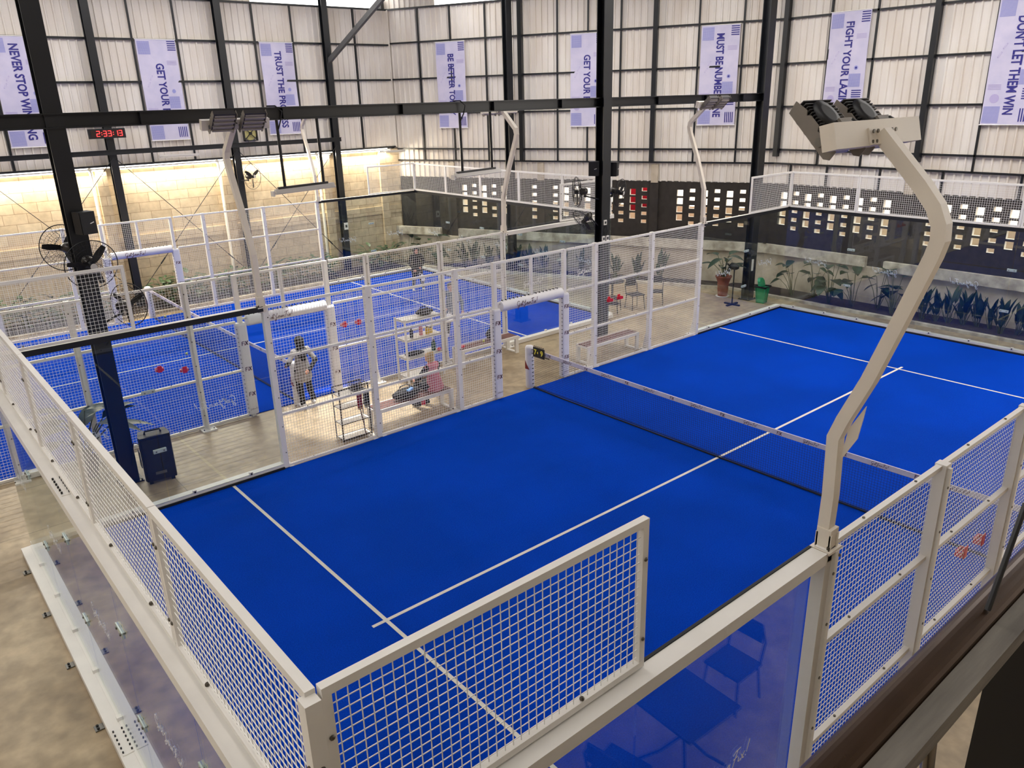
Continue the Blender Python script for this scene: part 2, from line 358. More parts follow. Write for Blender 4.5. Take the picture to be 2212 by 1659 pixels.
# a wall with block openings
def holed(mb, F, s0, s1, z0, z1, off, th, holes):
    ss = sorted({s0, s1} | {h[0] for h in holes} | {h[1] for h in holes}); zs = sorted({z0, z1} | {h[2] for h in holes} | {h[3] for h in holes})
    ns, nz = len(ss)-1, len(zs)-1
    op = [[False]*nz for _ in range(ns)]
    for h in holes:
        for i in range(ns):
            if h[0]-1e-6 <= ss[i] and ss[i+1] <= h[1]+1e-6:
                for j in range(nz):
                    if h[2]-1e-6 <= zs[j] and zs[j+1] <= h[3]+1e-6: op[i][j] = True
    o0, o1 = off, off-th
    for i in range(ns):
        for j in range(nz):
            a, b, c, d = ss[i], ss[i+1], zs[j], zs[j+1]
            if not op[i][j]:
                mb.add([F(a,o0,c),F(b,o0,c),F(b,o0,d),F(a,o0,d)], [(0,1,2,3)]); mb.add([F(a,o1,c),F(b,o1,c),F(b,o1,d),F(a,o1,d)], [(3,2,1,0)])
            else:
                for (di, dj, e) in ((-1,0,(a,c,a,d)),(1,0,(b,c,b,d)),(0,-1,(a,c,b,c)),(0,1,(a,d,b,d))):
                    if not op[i+di][j+dj]:
                        mb.add([F(e[0],o0,e[1]),F(e[2],o0,e[3]),F(e[2],o1,e[3]),F(e[0],o1,e[1])], [(0,1,2,3)], 1)
def holes_for(s0, s1, skips, ph=0, zt=3.1):
    hs = []; s = s0+0.2; k = ph
    while s < s1-0.2:
        if not any(a < s < b for a, b in skips):
            if k % 2 == 0:
                for r in range(5):
                    zc = zt-0.05-0.275*r; hs.append((round(s-0.095,3), round(s+0.095,3), round(zc-0.06,3), round(zc+0.06,3)))
            else:
                for r in range(4):
                    zc = zt-0.14-0.275*r-0.05*0; hs.append((round(s-0.105,3), round(s+0.105,3), round(zc-0.105,3), round(zc+0.105,3)))
        s += 0.42; k += 1
    return hs
SCREEN = mat('dark_breeze_block', srgb(52, 46, 42), 0.9, noise=0.35, nscale=5)
REVEAL = mat('pale_block_reveal', srgb(205, 196, 180), 0.85)
# far wall (slanting) and right wall
for nm, F, LL, s_lo, holes, studs, big, zt in (
    ('wall_back', W2, L2, 0.0, holes_for(2.5, L2-0.3, [(5.1,6.0),(6.2,6.75),(10.3,11.15)], 0), (1.48,2.83,4.26,7.03,8.15,9.31,11.9,13.29), (5.66,10.51), 9.9),
    ('wall_right', W3, 9.2, 0.0, holes_for(0.25, 9.1, [(4.05,4.75)], 1, 3.12), (1.49,2.87,5.98,7.3,8.6), (0.1,4.53), 9.9)):
    m = MB()
    a0 = 0.25
    q = [F(s_lo-0.2, a0, 0), F(LL+0.1 if nm == 'wall_back' else LL+3, a0, 0), F(LL+0.1 if nm == 'wall_back' else LL+3, -0.05, 0), F(s_lo-0.2, -0.05, 0)]
    m.add([p+Z*FZ for p in q]+[p+Z*1.1 for p in q], [(0,1,2,3),(7,6,5,4),(0,4,5,1),(1,5,6,2),(2,6,7,3),(3,7,4,0)])
    w = struct(m.build(nm, CONC))
    m = MB()
    for (c0, c1) in (((0.0,2.15),(2.95,L2)) if nm == 'wall_back' else ((0.0,3.55),(4.1,LL+3))):
        z1 = 1.42 if nm != 'wall_right' or c0 < 1 else 1.36
        a, b = F(c0, 0.3, z1-0.14), F(c1, 0.3, z1-0.14); m.bar(a, b, 0.14, 0.3)
    part('coping', m, CONCB, w)
    m = MB()
    holed(m, F, s_lo-0.1, LL+(0.05 if nm == 'wall_back' else 3), 1.1, 3.36, 0.0, 0.13, holes); part('breeze_screen', m, [SCREEN, REVEAL], w)
    m = MB(); cladding(m, F, s_lo-0.1, LL+(0.0 if nm == 'wall_back' else 3), 3.34, 9.38)
    if nm == 'wall_back': cladding(m, F, -0.1, 2.2, 9.38, 9.9); cladding(m, F, 5.6, L2, 9.38, 9.9)
    else: cladding(m, F, 0, LL+3, 9.38, 9.9)
    part('cladding', m, CLAD, w)
    for z in (3.98, 4.41, 5.7, 6.95, 8.22, 9.38):
        m = MB(); wbar(m, F, s_lo, LL+(0 if nm == 'wall_back' else 3), z, 0.05, 0.055, 0.06); part('girt', m, BLACK, w)
    for s in studs:
        m = MB(); wpost(m, F, s, 3.98, 9.4, 0.055, 0.05, 0.06); part('stud', m, BLACK, w)
    if nm == 'wall_right':
        for s in (0.62, 1.85, 3.5, 5.25, 7.2):
            m = MB(); wpost(m, F, s, 3.36, 3.98, 0.05, 0.05, 0.06); part('stud', m, BLACK, w)
    for s in big:
        m = MB(); wpost(m, F, s, 4.0 if nm == 'wall_back' else 4.2, 9.7, 0.15, 0.16, 0.14); part('wall_stanchion', m, BLACK, w)
    for s in ((2.62, 6.35, 10.62) if nm == 'wall_back' else (4.4,)):
        m = MB(); wpost(m, F, s, 3.3, 3.9, 0.24, 0.14, 0.02); part('concrete_pillar', m, CONC, w)
        m = MB(); wpost(m, F, s, 1.1, 3.3, 0.3, 0.16, 0.0); part('screen_pillar', m, SCREEN, w)
m = MB(); wpost(m, W2, -0.02, 3.6, 9.7, 0.2, 0.2, 0.16); struct(m.build('trim_1', BLACK))
# dark cloth hung on the far end of the back wall
m = MB()
n = 24
vs = []; 
for j in range(7):
    for i in range(n+1):
        s = 0.3+2.2*i/n; z = 1.36+2.0*j/6 - (0.05*math.sin(i*0.9) if j == 0 else 0)
        vs.append(W2(s, 0.13+0.02*math.sin(i*1.3+j*0.7), z))
m.add(vs, [(j*(n+1)+i, j*(n+1)+i+1, (j+1)*(n+1)+i+1, (j+1)*(n+1)+i) for j in range(6) for i in range(n)], 0, True)
tag(m.build('shade_cloth', SHADE), 'black shade cloth hung over the blank end of the breeze block wall', 'cloth')
# walls behind the viewer, roof with skylight openings placed to shape the light, mezzanine deck
m = MB(); m.box(-14, 26, -9.2, -9, FZ, 10.1); struct(m.build('wall_front', CLAD))
m = MB(); m.box(-14.2, -14, -9, 27, FZ, 10.1); struct(m.build('wall_near', CLAD))
m = MB(); holed(m, lambda a, o, b: V((a, b, 10.1-o)), -14.2, 26, -9.2, 24.6, 0.0, 0.12, ROOF_OPEN)
struct(m.build('ceiling', mat('roof_sheet', srgb(170, 168, 165), 0.7)))
# planters
m = MB(); m.box(20.95, 21.1, 2.4, 12.9, FZ, 0.06); struct(m.build('trim_2', CONCB))
m = MB(); m.box(21.1, 22.25, 2.4, 12.9, FZ, 0.03); struct(m.build('trim_3', SOIL))
m = MB(); m.box(-13, 16.4, 23.38, 23.52, FZ, 0.08); struct(m.build('trim_4', CONCB))
m = MB(); m.box(-13, 16.4, 23.52, 25.05, FZ, 0.04); struct(m.build('trim_5', SOIL))
m = MB(); a, b, c, d = W2(0.6, 1.15, FZ), W2(13.2, 1.15, FZ), W2(13.2, 0.2, FZ), W2(0.6, 0.2, FZ)
m.add([a,b,c,d]+[p+Z*0.05 for p in (a,b,c,d)], [(0,1,2,3),(7,6,5,4),(0,4,5,1),(1,5,6,2),(2,6,7,3),(3,7,4,0)]); struct(m.build('trim_6', SOIL))
m = MB(); m.bar(W2(0.6, 1.2, 0.03), W2(13.2, 1.2, 0.03), 0.12, 0.12); struct(m.build('trim_7', CONCB))
# outside, seen through the block openings
m = MB(); m.bar(W2(-2, -3.2, 0.7), W2(L2+2, -3.2, 0.7), 0.2, 2.8); m.box(25.6, 25.8, 2, 14, -0.7, 2.1); struct(m.build('exterior_wall', mat('outside_render', srgb(226, 206, 178), 0.9, noise=0.15, nscale=1)))
m = MB(); m.bar(W2(9.4, -1.0, 2.65), W2(11.0, -1.0, 2.65), 0.03, 0.95); tag(m.build('red_sign', BRED), 'red panel outside, seen through the block openings beside the middle column', 'sign')
# ------------------------------------------------------------------ courts
def turf(name, label, x0, y0):
    r = thing(name, label, 'court', (x0, y0, 0), 0, 'blue padel courts')
    m = MB(); m.box(x0, x0+20, y0, y0+10, FZ, 0.0); part('turf', m, TURF, r)
    for (a, b, c, d) in ((3.025, 3.075, 0.03, 9.97), (16.925, 16.975, 0.03, 9.97), (2.85, 17.15, 4.975, 5.025)):
        m = MB(); m.box(x0+a, x0+b, y0+c, y0+d, 0.0, 0.003 if c < 1 else 0.0045); part('court_line', m, LINE, r)
    return r
turf('court_turf', 'large blue turf court in front with white service lines', 0, 0)
X2, Y2 = -4.35, 12.95
turf('court_turf', 'blue turf court further back beyond the concrete aisle', X2, Y2)
def glass_wall(label, p0, p1, out, n, lettered=None, zt=3.0, let_u=0.5, wide=0.12, anchors=False):
    p0 = V(p0); p1 = V(p1); d = (p1-p0)/n; dn = d.normalized(); o = V(out)
    r = thing('glass_wall', label, 'glass wall', (p0+p1)/2, 0, 'glass walls of the courts')
    for i in range(n):
        a = p0+d*i+dn*0.006; b = p0+d*(i+1)-dn*0.006
        m = MB(); m.bar(a+Z*(zt+0.06)/2, b+Z*(zt+0.06)/2, 0.01, zt-0.1); pn = part('pane', m, GLASS, r)
        if lettered is None or i in lettered:
            m = MB(); ex = Z.cross(o)
            script(m, (a+b)/2+o*0.0075+Z*1.52, ex, Z, 0.66); part('lettering', m, LETTER, pn)
    m = MB(); m.bar(p0+o*(wide/2-0.016)+Z*(zt-0.03), p1+o*(wide/2-0.016)+Z*(zt-0.03), wide-0.012, 0.06); m.bar(p0+o*(wide-0.015)+Z*(zt-0.045), p1+o*(wide-0.015)+Z*(zt-0.045), 0.02, 0.094); part('top_rail', m, WHITE, r)
    m = MB(); m.bar(p0-o*0.022+Z*(zt-0.035), p1-o*0.022+Z*(zt-0.035), 0.02, 0.085); part('rail_shade_strip', m, RUBBER, r)  # black strip stands for the shade on the rail's court-side face
    m = MB(); m.bar(p0+o*0.075+Z*0.045, p1+o*0.075+Z*0.045, 0.14, 0.10); m.bar(p0+o*0.01+Z*0.075, p1+o*0.01+Z*0.075, 0.03, 0.05); part('base_rail', m, WHITE, r)
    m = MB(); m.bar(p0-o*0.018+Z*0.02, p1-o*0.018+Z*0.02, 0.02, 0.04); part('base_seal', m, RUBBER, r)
    L = (p1-p0).length; k = 0.45
    while k < L-0.2:
        m = MB(); c = p0+dn*k
        m.bar(c-dn*0.03+o*0.01+Z*0.115, c+dn*0.03+o*0.01+Z*0.115, 0.05, 0.05, mi=0); m.bar(c-dn*0.012-o*0.02+Z*0.11, c+dn*0.012-o*0.02+Z*0.11, 0.02, 0.03, mi=1)
        part('glass_clip', m, [WHITE, DARK], r); k += 0.98
    if anchors:
        k = 0.3
        while k < L:
            m = MB(); c = p0+dn*k+o*0.19+Z*(FZ+0.008); m.bar(c-dn*0.05, c+dn*0.05, 0.09, 0.014)
            for q in (-0.025, 0.025): m.lathe([(0.013,0),(0.013,0.025)], c+dn*q+o*0.012, 8, 1)
            part('anchor_plate', m, [STEEL, DARK], r); k += 1.3
        for z, w_ in ((0.1, 0.14), (zt+0.002, 0.1)):
            m = MB(); c = p0+d*(n/2)+o*(w_/2); m.bar(c-dn*0.22+Z*z, c+dn*0.22+Z*z, w_*0.8, 0.012)
            for i in range(6):
                for q in (-1, 1): m.lathe([(0.009,0),(0.009,0.02)], c+dn*(-0.18+0.072*i)+o*(q*w_*0.3)+Z*(z+0.006), 6, 1)
            part('splice_plate', m, [WHITE, DARK], r)
    for i in range(1, n):
        for z in (1.0, 2.0):
            c = p0+d*i+Z*z
            m = MB()
            for sd in (-1, 1): m.bar(c-dn*0.1+o*0.012*sd, c+dn*0.1+o*0.012*sd, 0.012, 0.06, mi=0)
            for q in (-0.06, 0.06): m.bar(c+dn*q-o*0.03, c+dn*q+o*0.03, 0.02, 0.02, mi=1)
            part('patch_fitting', m, [mat('clear_fitting', srgb(176, 190, 186), 0.15), STEEL], r)
    return r
WT = 0.0042
def wires(mb, a, b, z0, z1, pitch=0.0535, t=WT, off=0.5):
    a = V(a); b = V(b); L = (b-a).length; d = (b-a)/L; nrm = d.cross(Z)
    k = pitch*off
    while k < L:
        p = a+d*k; mb.bar(p+Z*z0+nrm*t*0.4, p+Z*z1+nrm*t*0.4, t, t, caps=False); k += pitch
    z = z0+pitch*off
    while z < z1:
        mb.bar(a+Z*z-nrm*t*0.4, b+Z*z-nrm*t*0.4, t, t, caps=False); z += pitch
def bolts(mb, c, nrm, zs, r=0.013, mi=1):
    for z in zs: mb.lathe([(r, 0), (r, 0.006), (r*0.6, 0.01)], V(c)+Z*z, 8, mi, axis=nrm)
def upper_fence(label, p0, p1, out, n, z0=3.02, z1=4.0, end_post=True):
    p0 = V(p0); p1 = V(p1); d = (p1-p0)/n; dn = d.normalized(); o = V(out)
    r = thing('upper_mesh_fence', label, 'fence', (p0+p1)/2+Z*z0, 0, 'mesh panels above the glass')
    for i in range(n):
        a = p0+d*i+dn*0.025; b = p0+d*(i+1)-dn*0.025
        m = MB()
        m.bar(a-dn*0.02+Z*(z1-0.02), b+dn*0.02+Z*(z1-0.02), 0.045, 0.045); m.bar(a-dn*0.02+Z*(z0+0.02), b+dn*0.02+Z*(z0+0.02), 0.045, 0.04)
        m.bar(a+Z*(z0+.04), a+Z*(z1-.042), 0.04, 0.045, up=dn); m.bar(b+Z*(z0+.04), b+Z*(z1-.042), 0.04, 0.045, up=dn)
        for q in (0.25, 0.75):
            m.lathe([(0.014, 0), (0.014, 0.012), (0.008, 0.018)], a+(b-a)*q+o*0.01+Z*(z0+0.045), 8, 1)
        for (pt, sg) in ((a, 1), (b, -1)):
            for z in (z0+0.2, z1-0.25): m.lathe([(0.013, 0), (0.013, 0.005), (0.007, 0.009)], pt+o*0.022+Z*z, 8, 1, axis=o)
        part('panel_frame', m, [WHITE, BOLT], r)
        m = MB(); wires(m, a+dn*0.02, b-dn*0.02, z0+0.04, z1-0.04); part('wire_mesh', m, WIRE, r)
    return r
def mesh_fence(label, xs, y, out, rails=(1.02, 2.05), zt=3.0, group='side mesh fences', skip=(), first=0.05):
    o = V((0, out, 0))
    r = thing('mesh_fence', label, 'fence', ((xs[0]+xs[-1])/2, y, 0), 0, group)
    for i, x in enumerate(xs):
        if i in skip: continue
        hw = first if i == 0 else 0.05
        m = MB(); c = V((x, y, 0))+o*0.05
        m.box(x-hw, x+0.05, min(y, y+out*0.1), max(y, y+out*0.1), 0.0, zt+0.01)
        m.box(x-0.02, x+0.02, min(y+out*0.1, y+out*0.13), max(y+out*0.1, y+out*0.13), 0.0, zt-0.02)
        m.box(x-0.14, x+0.14, min(y, y+out*0.28), max(y, y+out*0.28), FZ, 0.012)
        m.poly([(x-0.01, y+out*0.1, 0.01), (x-0.01, y+out*0.24, 0.01), (x-0.01, y+out*0.13, 0.5), (x-0.01, y+out*0.1, 0.5)], (0.02, 0, 0))
        for q in (-0.1, 0.1): m.lathe([(0.014, 0), (0.014, 0.02)], (x+q, y+out*0.2, 0.012), 8, 1)
        for z in (0.3, 0.8, 1.35, 1.85, 2.35, 2.8):
            m.lathe([(0.013, 0), (0.013, 0.006)], (x-0.025, y+out*0.13, z), 8, 1, axis=(0, out, 0)); m.lathe([(0.011, 0), (0.011, 0.006)], (x+0.02, y, z), 8, 1, axis=(0, -out, 0))
        part('post', m, [WHITE, BOLT], r)
    for i in range(len(xs)-1):
        a, b = xs[i]+(0.0 if i in skip else 0.05), xs[i+1]-(0.0 if i+1 in skip else 0.05)
        for z in (0.03,)+tuple(rails)+(zt-0.02,):
            m = MB(); m.bar((a, y+out*0.04, z), (b, y+out*0.04, z), 0.05, 0.045)
            for q in (0.27, 0.75): m.lathe([(0.012, 0), (0.012, 0.01)], (a+(b-a)*q, y+out*0.04, z+0.022), 8, 1)
            part('rail', m, [WHITE, BOLT], r)
        m = MB(); wires(m, (a, y+out*0.005, 0), (b, y+out*0.005, 0), 0.05, zt-0.04); part('wire_mesh', m, WIRE, r)
    return r
def gate(label, x0, x1, y, out, fixes=(1.72, 1.1, 0.52)):
    r = thing('court_gate', label, 'gate', ((x0+x1)/2, y, 0), 0, 'padded court gateways')
    f = -out                                    # lettering faces both ways; print it on the near side
    for x in (x0, x1):
        m = MB(); n = 16; xs0 = x+(-0.0 if x == x0 else 0.0)
        pts = []
        prof = [(0.105, 0.04), (0.11, 0.06), (0.11, 1.98), (0.095, 2.02)]
        m2 = []
        for rr, z in prof:
            for k in range(n):
                t = 2*math.pi*k/n; cx, sx = math.cos(t), math.sin(t)
                e = 0.5
                m2.append((x+rr*math.copysign(abs(cx)**e, cx), y+out*0.04+rr*0.75*math.copysign(abs(sx)**e, sx), z))
        fs = [(i*n+k, i*n+(k+1) % n, (i+1)*n+(k+1) % n, (i+1)*n+k) for i in range(3) for k in range(n)]
        fs += [tuple(range(n-1, -1, -1)), tuple(range(3*n, 4*n))]
        m.add(m2, fs, 0, False)
        k = 0.1
        while k < 1.98:
            sx = -1 if x == x0 else 1
            m.box(x-0.109, x-0.088, y-0.062+out*0.04, y-0.03+out*0.04, k, k+0.012, 1); k += 0.09
        pd = part('post_pad', m, [PADM, DARK], r)
        for z in fixes:
            m = MB(); fixlogo(m, (x+0.01, y+out*0.04-0.0835, z), (1,0,0), (0,0,1), 0.085, 0, 1); part('lettering', m, [RED, INK], pd)
        m = MB(); script(m, (x+0.01, y+out*0.04-0.0835, 0.16), (1,0,0), (0,0,1), 0.17, 1); part('lettering', m, [RED, INK], pd)
        m = MB(); m.box(x-0.04, x+0.04, y+out*0.0, y+out*0.09, FZ, 3.0) if out > 0 else m.box(x-0.04, x+0.04, y-0.09, y, FZ, 3.0)
        part('gate_post', m, WHITE, r)
    m = MB(); pts = [(x0+0.14, y+out*0.04, 2.04), (x1-0.1, y+out*0.04, 2.04)]
    m.tube(pts, 0.115, 16, smooth=True)
    k = x0+0.2
    while k < x1-0.15:
        m.box(k-0.006, k+0.006, y+out*0.04-0.03, y+out*0.04+0.03, 2.145, 2.175, 1); k += 0.105
    hp = part('header_pad', m, [PADM, DARK], r)
    m = MB(); script(m, ((x0+x1)/2-0.2, y+out*0.04-0.1165, 2.02), (1,0,0), (0,0.12,1), 0.58, 0, 0.1); part('lettering', m, [INK], hp)
    m = MB(); m.bar((x0, y+out*0.04, 2.98), (x1, y+out*0.04, 2.98), 0.05, 0.045); part('rail', m, WHITE, r)
    m = MB(); m.bar((x0, y+out*0.05, 2.1), (x1, y+out*0.05, 2.1), 0.04, 0.04); part('rail', m, WHITE, r)
    m = MB(); m.box((x0+x1)/2-0.03, (x0+x1)/2+0.03, y, y+0.05, 2.1, 2.98); part('gate_post', m, WHITE, r)
    m = MB(); wires(m, (x0, y+out*0.005, 0), (x1, y+out*0.005, 0), 2.12, 2.96); part('wire_mesh', m, WIRE, r)
    return r
# near court enclosure
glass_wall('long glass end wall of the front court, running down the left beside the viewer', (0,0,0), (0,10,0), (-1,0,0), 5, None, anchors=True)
upper_fence('mesh fence on top of the left end glass, running to the near corner', (0,0,0), (0,10,0), (-1,0,0), 5)
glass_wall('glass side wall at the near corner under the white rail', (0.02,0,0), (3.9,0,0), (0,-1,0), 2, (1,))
upper_fence('single raised mesh panel on the near side rail, closest to the viewer', (0.03,0,0), (2,0,0), (0,-1,0), 1)
mesh_fence('side mesh fence of the front court at the right, just behind the near lamp pole', [4.02,6,8,9.9], 0, -1, first=0.1)
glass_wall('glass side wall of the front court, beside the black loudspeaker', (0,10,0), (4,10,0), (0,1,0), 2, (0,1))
upper_fence('raised mesh panel on the front court glass, in front of the column with fans', (0,10,0), (2,10,0), (0,1,0), 1)
mesh_fence('mesh fence of the front court, in front of the black rack and seated person', [4.05,6,8,8.9], 10, 1, skip=(3,))
gate('padded gateway of the front court beside the net post with the scoreboard', 9, 11, 10, 1)
mesh_fence('mesh fence of the front court with the empty brown bench behind it', [11.1,12,14,15.95], 10, 1, skip=(0,))
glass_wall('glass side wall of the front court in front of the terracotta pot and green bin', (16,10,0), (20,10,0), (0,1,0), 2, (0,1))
upper_fence('raised mesh panel on the side glass, meeting the far right corner of the front court', (18,10,0), (20,10,0), (0,1,0), 1)
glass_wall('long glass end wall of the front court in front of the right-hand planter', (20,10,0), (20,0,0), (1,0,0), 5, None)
upper_fence('mesh fence on top of the far end glass, before the planter and block openings', (20,10,0), (20,0,0), (1,0,0), 5)
# back court enclosure
x_ = lambda a: X2+a
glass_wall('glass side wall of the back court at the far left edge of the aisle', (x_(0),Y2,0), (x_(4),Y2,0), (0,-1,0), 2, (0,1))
mesh_fence('mesh fence of the back court behind the loudspeaker and column with fans', [x_(4.03),x_(6),x_(8),x_(8.9)], Y2, -1, skip=(3,))
gate('padded gateway of the back court beside the standing person in grey', x_(9), x_(11), Y2, -1, (1.6, 1.05, 0.5))
mesh_fence('mesh fence of the back court behind the white shelf and bench', [x_(11.1),x_(12),x_(14),x_(15.95)], Y2, -1, skip=(0,))
glass_wall('glass side wall of the back court, right of the bench with a black bag', (x_(16),Y2,0), (x_(20),Y2,0), (0,-1,0), 2, (0,1))
upper_fence('raised mesh panel of the back court, beside the middle column with fans', (x_(18),Y2,0), (x_(20),Y2,0), (0,-1,0), 1)
glass_wall('glass end wall of the back court in front of the slanting back wall', (x_(20),Y2+10,0), (x_(20),Y2,0), (1,0,0), 5, None)
upper_fence('mesh fence on top of the back court end glass, before the slanting wall', (x_(20),Y2+10,0), (x_(20),Y2,0), (1,0,0), 5)
mesh_fence('mesh fence along the brick wall, left of the farthest gateway', [x_(4.03),x_(6),x_(8),x_(8.9)], Y2+10, 1, skip=(3,))
gate('farthest padded gateway, in front of the brick wall', x_(9), x_(11), Y2+10, 1, (1.6, 0.95, 0.4))
mesh_fence('mesh fence along the brick wall, right of the farthest gateway', [x_(11.1),x_(12),x_(14),x_(15.95)], Y2+10, 1, skip=(0,))
glass_wall('glass side wall of the back court before the brick wall and its planter', (x_(16),Y2+10,0), (x_(20),Y2+10,0), (0,1,0), 2, (0,1))
upper_fence('raised mesh panel at the farthest corner of the back court', (x_(18),Y2+10,0), (x_(20),Y2+10,0), (0,1,0), 1)
# corner and support posts
def corner_post(label, x, y, h=4.0, dx=1, dy=1):
    m = MB(); m.box(x-0.05, x+0.02, y-0.05, y+0.02, FZ, h-0.02)
    for z in (h-0.35, h-0.8, 2.2, 1.4): m.lathe([(0.016,0),(0.016,0.008)], (x-0.05, y-0.015, z), 8, 1, axis=(-1,0,0)); m.lathe([(0.016,0),(0.016,0.008)], (x-0.015, y-0.05, z), 8, 1, axis=(0,-1,0))
    return tag(m.build('corner_post', [WHITE, BOLT], None, (x, y, 0)), label, 'post', 'corner posts of the courts')
corner_post('white corner post nearest the viewer, joining the two raised mesh fences', 0.0, 0.0)
# ------------------------------------------------------------------ nets
def net(label, x, y0):
    r = thing('padel_net', label, 'net', (x, y0+5, 0), 0, 'padel nets')
    y1 = y0+10
    def top(y): t = (y-y0)/10; return 0.92-0.045*(1-(2*t-1)**2)
    NC = mat('net_cord', srgb(18, 20, 26), 0.8)
    m = MB(); k = y0+0.05
    while k < y1: m.bar((x, k, 0.03), (x, k, top(k)-0.04), 0.0028, 0.0028, caps=False); k += 0.045
    for j in range(19):
        f = j/19
        for i in range(10):
            a, b = y0+i, y0+i+1; m.bar((x+0.002, a, 0.03+f*(top(a)-0.07)), (x+0.002, b, 0.03+f*(top(b)-0.07)), 0.0028, 0.0028, caps=False)
    part('netting', m, NC, r)
    m = MB(); n = 40
    for i in range(n):
        a, b = y0+10*i/n, y0+10*(i+1)/n
        m.bar((x, a, top(a)-0.035), (x, b, top(b)-0.035), 0.018, 0.085, caps=(i in (0, n-1)))
    band = part('top_band', m, mat('band_fabric', srgb(212, 206, 214), 0.7, noise=0.08, nscale=12), r)
    k = 0; y = y1-0.55
    while y > y0+0.3:
        m = MB(); zc = top(y)-0.035; o = V((x-0.0105, y, zc)); ex = V((0,-1,0))
        if k % 2 == 0: fixlogo(m, o, ex, Z, 0.055, 0, 1)
        else: script(m, o-Z*0.005, ex, Z, 0.26, 1, 0.1)
        part('lettering', m, [RED, INK], band); y -= 0.56; k += 1
    m = MB(); m.tube([(x-0.01, y1-0.02, 0.02), (x-0.02, y1-1, 0.012), (x-0.01, y0+5, 0.015), (x, y0, 0.02)], 0.014, 6); m.tube([(x+0.01, y1-0.02, 0.04), (x+0.01, y0, 0.04)], 0.006, 6); part('bottom_cord', m, NC, r)
    for y, sg in ((y0-0.11, -1), (y1+0.11, 1)):
        m = MB(); m.lathe([(0.085, FZ), (0.1, 0.02), (0.1, 0.93), (0.08, 0.97), (0.03, 0.985)], (x, y, 0), 20)
        k = 0.1
        while k < 0.95: m.bar((x-0.02, y-sg*0.1, k), (x+0.02, y-sg*0.1, k), 0.02, 0.014, mi=1); k += 0.09
        pp = part('net_post', m, [PADM, DARK], r)
        m = MB(); a = V((x-0.101, y-0.03, 0.55))
        m.poly([a+V((0,0.07,0.1)), a+V((0,0.07,-0.1)), a+V((0.01,-0.06,-0.1)), a+V((0,0.01,0))], (-0.004,0,0)); part('lettering', m, RED, pp)
    return r
net('padel net of the front court with white printed band', 10.0, 0.0)
net('padel net of the back court beyond the aisle', X2+10.0, Y2)
# scoreboard clipped on the net
r = thing('flip_scoreboard', 'small black flip scoreboard showing 7 and 9 on the net post', 'scoreboard', (9.96, 9.72, 0.9))
m = MB(); o = V((9.955, 9.93, 0.78)); ex = V((0.0,-1,0.0)); 
m.bar(o+ex*0.0+Z*0.11, o+ex*0.36+Z*0.11, 0.02, 0.22); part('board', m, DARK, r)
for i in range(6):
    m = MB(); c = o+ex*(0.04+0.056*i)+Z*0.22; m.tube([c+V((-0.012,0,-0.015)), c+V((-0.016,0,0.02)), c+V((0,0,0.035)), c+V((0.016,0,0.02)), c+V((0.012,0,-0.015))], 0.005, 6); part('ring', m, DARK, r)
NUM = mat('score_yellow', srgb(240, 226, 70), 0.5)
for a, t, s in ((0.075, '7', 0.17), (0.285, '9', 0.17), (0.155, '8', 0.06)):
    m = MB(); m.bar(o+ex*(a-0.05)+Z*0.11+V((-0.012,0,0)), o+ex*(a+0.05)+Z*0.11+V((-0.012,0,0)), 0.006, 0.17 if s > 0.1 else 0.08, mi=1)
    text(m, t, o+ex*a+Z*0.11+V((-0.0155,0,0)), ex, Z, s, None, 0.004, 0, 0.001); part('score_card', m, [NUM, RUBBER], r)
m = MB(); m.bar(o+ex*0.3+Z*0.05, o+ex*0.52+Z*0.045, 0.015, 0.015); part('clip_bar', m, DARK, r)
